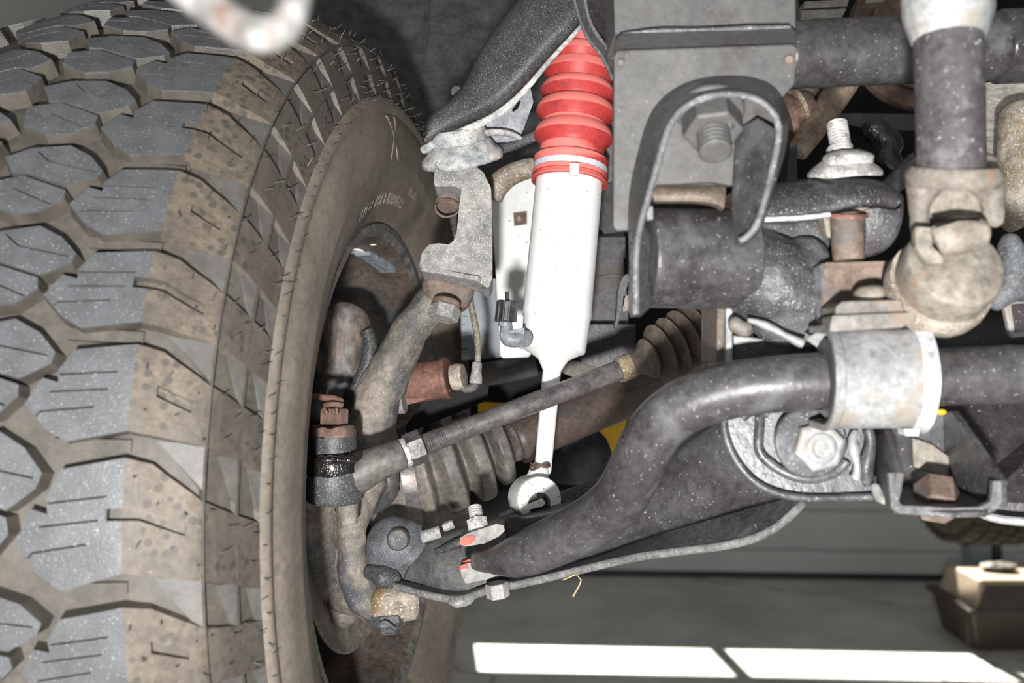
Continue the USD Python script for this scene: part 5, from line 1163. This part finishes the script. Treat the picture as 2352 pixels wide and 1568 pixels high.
t.part("rail_face", plate([(2110, 930, 0.66), (2420, 905, 0.64), (2420, 1118, 0.60), (2290, 1112, 0.61), (2180, 960, 0.65)], 0.02), "bay_dark", smooth=30)
t.part("rail_lip", tube(PP([(2240, 1172, 0.62), (2280, 1188, 0.615), (2330, 1196, 0.61), (2420, 1200, 0.605)]), 0.0028, 30, 10), "clamp", smooth=60, label="pale curved lower lip")
t.part("rail_web", plate([(2285, 1110, 0.63), (2420, 1112, 0.62), (2420, 1195, 0.62), (2300, 1188, 0.63), (2270, 1180, 0.63)], 0.01), "bay_dark", smooth=30)
t.part("web_fold", plate([(2265, 1055, 0.625), (2420, 985, 0.625), (2420, 1000, 0.60), (2300, 1112, 0.60)], 0.003), "bay_dark", smooth=30)
t.done()

# ---------------------------------------------------------------- behind: liner, engine, frame pieces
def noisy_sheet(pts4, nx_, ny_, amp, thick, scale=30, seed=2):
    A, B, C_, D_ = [P(*p) for p in pts4]
    return band(np.array([A * (1 - s) + B * s for s in np.linspace(0, 1, nx_)]), np.array([D_ * (1 - s) + C_ * s for s in np.linspace(0, 1, nx_)]), 0.0, thick, nx_, ny_, rough=amp, seed=seed)
t = Thing("wheel_liner", "dark fibrous wheel arch liner behind the tyre and control arm", "wheel liner")
t.part("liner_sheet", noisy_sheet([(640, -160, 1.34), (1330, -160, 1.34), (1330, 420, 1.30), (640, 420, 1.30)], 60, 50, 0.012, 0.006), "liner", smooth=60)
t.part("seam", tube(PP([(982, -100, 1.325), (980, 60, 1.322), (972, 150, 1.318), (968, 260, 1.312)]), 0.0022, 30, 8), "liner", smooth=60)
t.part("fold", noisy_sheet([(900, 148, 1.318), (1200, 140, 1.318), (1200, 420, 1.30), (930, 420, 1.30)], 30, 26, 0.010, 0.004, seed=8), "liner", smooth=60, label="lower overlapping flap of the liner")
t.done()

t = Thing("engine", "oily black engine and its brackets filling the dark gaps on the right", "engine")
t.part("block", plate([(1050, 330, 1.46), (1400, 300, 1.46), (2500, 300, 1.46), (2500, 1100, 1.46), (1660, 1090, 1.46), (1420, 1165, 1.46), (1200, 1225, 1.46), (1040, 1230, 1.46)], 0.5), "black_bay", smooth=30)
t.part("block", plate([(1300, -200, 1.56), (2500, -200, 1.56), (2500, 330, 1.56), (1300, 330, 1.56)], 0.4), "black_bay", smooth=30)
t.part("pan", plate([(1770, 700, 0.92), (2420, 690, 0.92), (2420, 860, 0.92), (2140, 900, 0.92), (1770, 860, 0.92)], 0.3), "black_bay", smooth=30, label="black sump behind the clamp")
t.part("belt_cover", plate([(1960, 260, 1.10), (2120, 262, 1.10), (2120, 300, 1.10), (2010, 298, 1.10), (1900, 278, 1.10), (1890, 262, 1.10)], 0.04), "black_plastic", smooth=30)
pc = P(2100, 96, 1.12)
t.part("pulley", lathe([(0, 0.02), (0, 0.078), (0.006, 0.081), (0.012, 0.078), (0.014, 0.06), (0.02, 0.06)], pc, unit([0.08, -1, 0.05]), 64), "rust_dark", smooth=30, label="rusty brown pulley rim")
t.part("cooler_bar", plate([(1848, 4, 1.0), (1950, -2, 1.0), (1946, 14, 1.0), (1846, 20, 1.0)], 0.02), "pale_ribbed", smooth=30)
t.part("cooler_bar", plate([(1842, 24, 1.0), (1944, 20, 1.0), (1934, 40, 1.0), (1838, 46, 1.0)], 0.02), "pale_ribbed", smooth=30)
t.part("cooler_bar", plate([(1985, -20, 1.02), (2040, -20, 1.02), (2030, 4, 1.02), (1990, 6, 1.02)], 0.02), "cast_pale", smooth=30)
t.part("hose_stub", tube(PP([(1900, 205, 1.05), (1895, 225, 1.05), (1880, 235, 1.05)]), 0.008, 16, 16), "black_plastic", smooth=60)
t.part("oily_lump", blob([[(2010, 300, 1.0, 30), (2040, 330, 1.0, 34)], [(2030, 355, 1.0, 30), (2050, 380, 1.0, 26)]], 0.005, 4, 0.004), "grime_black", smooth=60)
t.part("black_stay", plate([(1815, 330, 0.80), (1830, 330, 0.80), (1832, 415, 0.80), (1806, 415, 0.80)], 0.02), "black_plastic", smooth=30)
t.part("stay", plate([(2030, 420, 0.75), (2098, 350, 0.75), (2104, 362, 0.75), (2080, 430, 0.75), (2060, 445, 0.75)], 0.01), "bay_grey", smooth=30)
t.done()
t = Thing("hose", "rusty ribbed hose end with a clamp in the gap right of the arch bracket", "hose")
h0, h1 = P(1800, 282, 0.95), P(1868, 262, 0.95)
t.part("hose_end", lathe([(0, 0.02), (0, 0.024), (0.006, 0.026), (0.012, 0.023), (0.016, 0.026), (0.022, 0.024), (0.028, 0.021), (0.030, 0.01)], h0, h1 - h0, 40), "rust_dark", smooth=40)
t.part("clamp_band", lathe([(0.013, 0.022), (0.013, 0.0275), (0.017, 0.0275), (0.017, 0.022)], h0, h1 - h0, 40), "cast_pale", smooth=30)
t.part("dusty_hose", tube(PP([(1790, 262, 0.97), (1812, 232, 0.98), (1850, 190, 1.0)]), 0.016, 20, 20), "tan_dirt", smooth=60)
t.done()
t = Thing("tan_strut", "dusty tan strut slanting through the gap behind the bracket", "strut")
t.part("rod", tube(PP([(1830, 350, 0.92), (1880, 280, 0.93), (1935, 195, 0.95), (1960, 150, 0.96)]), [0.010, 0.012, 0.014, 0.014], 24, 20), "tan_dirt", smooth=60)
t.done()
t = Thing("filter_housing", "pale ribbed housing and tan filter at the right edge under the cross tube", "housing")
t.part("ribbed_side", noisy_sheet([(2260, 190, 0.92), (2380, 180, 0.92), (2380, 330, 0.92), (2262, 360, 0.92)], 40, 40, 0.012, 0.03, seed=6), "pale_ribbed", smooth=60)
t.part("filter", tube(PP([(2345, 235, 0.86), (2345, 260, 0.86), (2342, 400, 0.86), (2346, 500, 0.86), (2350, 512, 0.86)]), [0.010, 0.018, 0.019, 0.019, 0.014], 24, 32), "cast_pale", smooth=60)
t.done()
t = Thing("frame_column", "dusty grey frame leg and mount between shock absorber and box bracket", "frame")
t.part("leg_panel", plate([(1372, 585, 1.06), (1432, 590, 1.06), (1434, 640, 1.06), (1442, 690, 1.06), (1444, 762, 1.06), (1345, 770, 1.06), (1350, 640, 1.06)], 0.08), "bay_grey", smooth=30)
t.part("step", plate([(1376, 545, 1.04), (1436, 545, 1.04), (1436, 592, 1.05), (1366, 596, 1.05)], 0.08), "bay_grey", smooth=30)
t.part("mount", plate([(1362, 400, 1.02), (1416, 395, 1.02), (1416, 535, 1.02), (1388, 536, 1.02), (1364, 510, 1.02)], 0.06, rnd=0.003), "black_plastic", smooth=30)
t.part("post", plate([(1385, 240, 1.0), (1412, 240, 1.0), (1412, 400, 1.0), (1392, 400, 1.0)], 0.05), "bay_dark", smooth=30)
t.part("seam", tube(PP([(1354, 636, 1.058), (1395, 634, 1.058), (1434, 634, 1.058)]), 0.0015, 10, 8), "lip_paint", smooth=60)
t.part("shade_box", plate([(1338, 745, 1.02), (1460, 745, 1.02), (1460, 830, 1.02), (1380, 850, 1.02), (1335, 840, 1.02)], 0.05), "bay_dark", smooth=30)  # dark box added to stand for the shadow under the leg
t.done()
t = Thing("bent_stay", "thin rusty bent stay right of the grey frame leg", "stay")
t.part("stay", band(PP([(1440, 628, 0.80), (1424, 650, 0.80), (1418, 690, 0.80), (1416, 720, 0.80), (1411, 752, 0.80)]), PP([(1452, 640, 0.80), (1440, 660, 0.80), (1432, 700, 0.80), (1424, 730, 0.80), (1417, 754, 0.80)]), 0.0, 0.012, 20, 4), "dark_dusty", smooth=50)
t.part("foot", plate([(1432, 680, 0.80), (1452, 676, 0.80), (1452, 712, 0.80), (1430, 716, 0.80)], 0.01), "rust_tan", smooth=30)
t.done()
t = Thing("pale_housing", "off-white painted panel with a small rusty clip left of the shock absorber", "panel")
t.part("panel", plate([(1126, 440, 1.05), (1150, 408, 1.05), (1240, 380, 1.05), (1245, 770, 1.05), (1215, 820, 1.05), (1150, 822, 1.05), (1140, 640, 1.05)], 0.03, rnd=0.004), "pale_paint", smooth=30)
t.part("clip", plate([(1179, 489, 1.045), (1210, 485, 1.045), (1210, 514, 1.045), (1181, 518, 1.045)], 0.004), "rust_dark", smooth=30, label="square rusty clip")
t.part("clip_hole", cyl(P(1193, 503, 1.046), P(1193, 503, 1.040), 0.0028, 16), "cast_pale")
t.done()
t = Thing("blue_grey_panel", "blue grey sheet panel with small tick marks behind the brake hose", "panel")
t.part("panel", plate([(1058, 640, 1.12), (1240, 640, 1.12), (1240, 815, 1.12), (1150, 820, 1.12), (1060, 828, 1.12)], 0.02), "blue_grey", smooth=30)
for i in range(8):
    y = 668 + i * 19
    t.part("tick_mark", plate([(1060, y, 1.119), (1060 + (14 if i % 2 else 9), y, 1.119), (1060 + (14 if i % 2 else 9), y + 2, 1.119), (1060, y + 2, 1.119)], 0.002), "black_plastic", smooth=False)
t.done()
t = Thing("grey_rail", "dark grey rail end lying in shadow below the pale panel", "rail")
t.part("rail", tube(PP([(1100, 862, 1.10), (1160, 852, 1.10), (1230, 838, 1.10)]), 0.013, 16, 24), "bay_grey", smooth=60)
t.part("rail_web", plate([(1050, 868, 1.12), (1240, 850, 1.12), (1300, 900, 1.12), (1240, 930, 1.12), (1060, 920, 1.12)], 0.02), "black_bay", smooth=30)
t.done()
t = Thing("vehicle_lift", "yellow painted vehicle lift arm behind the axle shaft and tie rod", "lift")
t.part("arm_plate", plate([(1095, 902, 1.16), (1165, 888, 1.16), (1192, 905, 1.16), (1300, 900, 1.16), (1444, 945, 1.16), (1432, 1005, 1.16), (1408, 1064, 1.16), (1300, 1050, 1.16), (1205, 1044, 1.16), (1100, 965, 1.16)], 0.05), "yellow", smooth=30)
t.part("rusty_strut", plate([(1290, 832, 1.02), (1322, 828, 1.02), (1400, 850, 1.02), (1350, 880, 1.02), (1282, 852, 1.02)], 0.02), "rust_tan", smooth=30)
t.done()
t = Thing("bump_stop", "black dome-shaped rubber bump stop in front of the yellow arm", "bump stop")
t.part("dome", lathe([(-0.006, 0.020), (-0.006, 0.0305), (0.0, 0.0325), (0.003, 0.0315), (0.006, 0.033), (0.018, 0.0325), (0.030, 0.0290), (0.040, 0.022), (0.046, 0.013), (0.048, 0.0)], P(1335, 1082, 1.02), unit([-0.10, -0.10, 1]), 56), "bump_rubber", smooth=50)
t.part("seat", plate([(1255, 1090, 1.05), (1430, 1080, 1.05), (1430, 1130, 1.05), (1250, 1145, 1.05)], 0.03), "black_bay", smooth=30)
t.done()

# ---------------------------------------------------------------- foreground hook
t = Thing("hook", "blurred pale scuffed metal hook hanging close to the lens at upper left", "hook")
t.part("hook_rod", tube(PP([(380, -80, 0.275), (450, -8, 0.272), (510, 34, 0.268), (560, 66, 0.265), (605, 78, 0.263), (648, 64, 0.264), (672, 28, 0.266), (682, -20, 0.27), (684, -80, 0.274)]), [0.0052, 0.0052, 0.0051, 0.0050, 0.0048, 0.0046, 0.0044, 0.0043, 0.0043], 60, 28), "hook_metal", smooth=60)
t.done()

# ---------------------------------------------------------------- on the floor and at the back
t = Thing("storage_box", "brown plastic storage box with a sunlit tan lid on the floor at right", "storage box")
bx0, by0, bz = 1.775, 3.86, 0.0
def taper_box(x0, x1, y0, y1, z0, z1, ins):
    pts = [(x0 + ins, y0 + ins, z0), (x1 - ins, y0 + ins, z0), (x1 - ins, y1 - ins, z0), (x0 + ins, y1 - ins, z0), (x0, y0, z1), (x1, y0, z1), (x1, y1, z1), (x0, y1, z1)]
    return m3.Manifold.hull_points(np.array(pts))
def rounded_taper(x0, x1, y0, y1, z0, z1, i0, i1, r):
    sp = []
    for z, i in ((z0, i0), (z1 - r, i1)):
        for x in (x0 + i + r, x1 - i - r):
            for y in (y0 + i + r, y1 - i - r):
                sp.append(m3.Manifold.sphere(r, 16).translate((x, y, z)) if z != z0 else m3.Manifold.cylinder(0.002, r, r, 16).translate((x, y, z)))
    return m3.Manifold.batch_hull(sp)
t.part("tub", rounded_taper(bx0, bx0 + 0.56, by0, by0 + 0.38, 0.0, 0.160, 0.03, 0.0, 0.012), "box_plastic", smooth=30)
t.part("rim", rounded_taper(bx0 - 0.018, bx0 + 0.578, by0 - 0.018, by0 + 0.398, 0.150, 0.168, 0.0, 0.0, 0.006), "box_plastic", smooth=30)
t.part("lid", rounded_taper(bx0 + 0.02, bx0 + 0.54, by0 + 0.01, by0 + 0.36, 0.166, 0.272, 0.0, 0.025, 0.014), "box_lid", smooth=30, label="tan lid, sunlit on top")
t.part("lid_front_shade", plate([(2262, 1343, 3.868), (2420, 1343, 3.868), (2420, 1404, 3.845), (2248, 1404, 3.845)], 0.012), "box_plastic", smooth=30, label="added dark panel painting the shade on the front of the lid")  # added panel: the unlit front of the lid put into colour
t.part("latch", box((bx0 - 0.004, by0 + 0.04, 0.02), (bx0 + 0.022, by0 + 0.10, 0.150)), "box_plastic", smooth=False)
t.done()
t = Thing("rag", "crumpled dark and tan rag lying on the storage box lid", "rag")
t.part("cloth", trimesh.Trimesh(*(lambda g: (g.vertices * [0.075, 0.05, 0.012] + [bx0 + 0.20, by0 + 0.20, 0.289] + g.vertex_normals * (0.02 * (meshkit.fbm(g.vertices * 2.2, 4, 3) - 0.4))[:, None], g.faces))(trimesh.creation.icosphere(4))), "boot_brown", smooth=60)
t.done()
t = Thing("off_road_tire", "brown knobbly rear tyre hanging in the distance at right", "tire")
fc = np.array([1.60, 3.42, 0.90])
t.part("carcass", lathe([(-0.125, 0.22), (-0.14, 0.27), (-0.138, 0.33), (-0.122, 0.365), (-0.095, 0.378), (0.095, 0.378), (0.122, 0.365), (0.138, 0.33), (0.14, 0.27), (0.125, 0.22)], fc, [1, 0, 0], 120), "far_tire", smooth=40)
kn = []
rg = np.random.default_rng(2)
for i in range(56):
    for j in range(6):
        a = 2 * np.pi * (i + 0.5 * (j % 2)) / 56
        xo = -0.118 + 0.0472 * j
        rr_ = 0.378 if 0 < j < 5 else 0.368
        b = trimesh.creation.box((0.034, 0.028, 0.020))
        b.apply_transform(trimesh.transformations.rotation_matrix(rg.uniform(-0.3, 0.3), [0, 0, 1]))
        b.apply_transform(trimesh.transformations.rotation_matrix(a, [1, 0, 0]))
        d = np.array([0, -math.sin(a), math.cos(a)])
        b.apply_translation(fc + d * rr_ + [xo, 0, 0])
        kn.append(b)
t.part("tread_knobs", cat(*kn), "far_tire", smooth=False, kind="stuff")
t.done()
t = Thing("lift_pad", "small dark blue-grey lift pad post below the distant rear tyre", "lift post")
t.part("post", m3.Manifold.cube((0.09, 0.09, 0.16)).translate((1.98, 4.32, 0.20)), "blue_grey", smooth=False)
t.part("base", m3.Manifold.cube((0.22, 0.22, 0.20)).translate((1.98, 4.27, 0.0)), "black_plastic", smooth=False)
t.part("post_side", m3.Manifold.cube((0.03, 0.10, 0.30)).translate((2.075, 4.30, 0.10)), "black_plastic", smooth=False)
t.done()
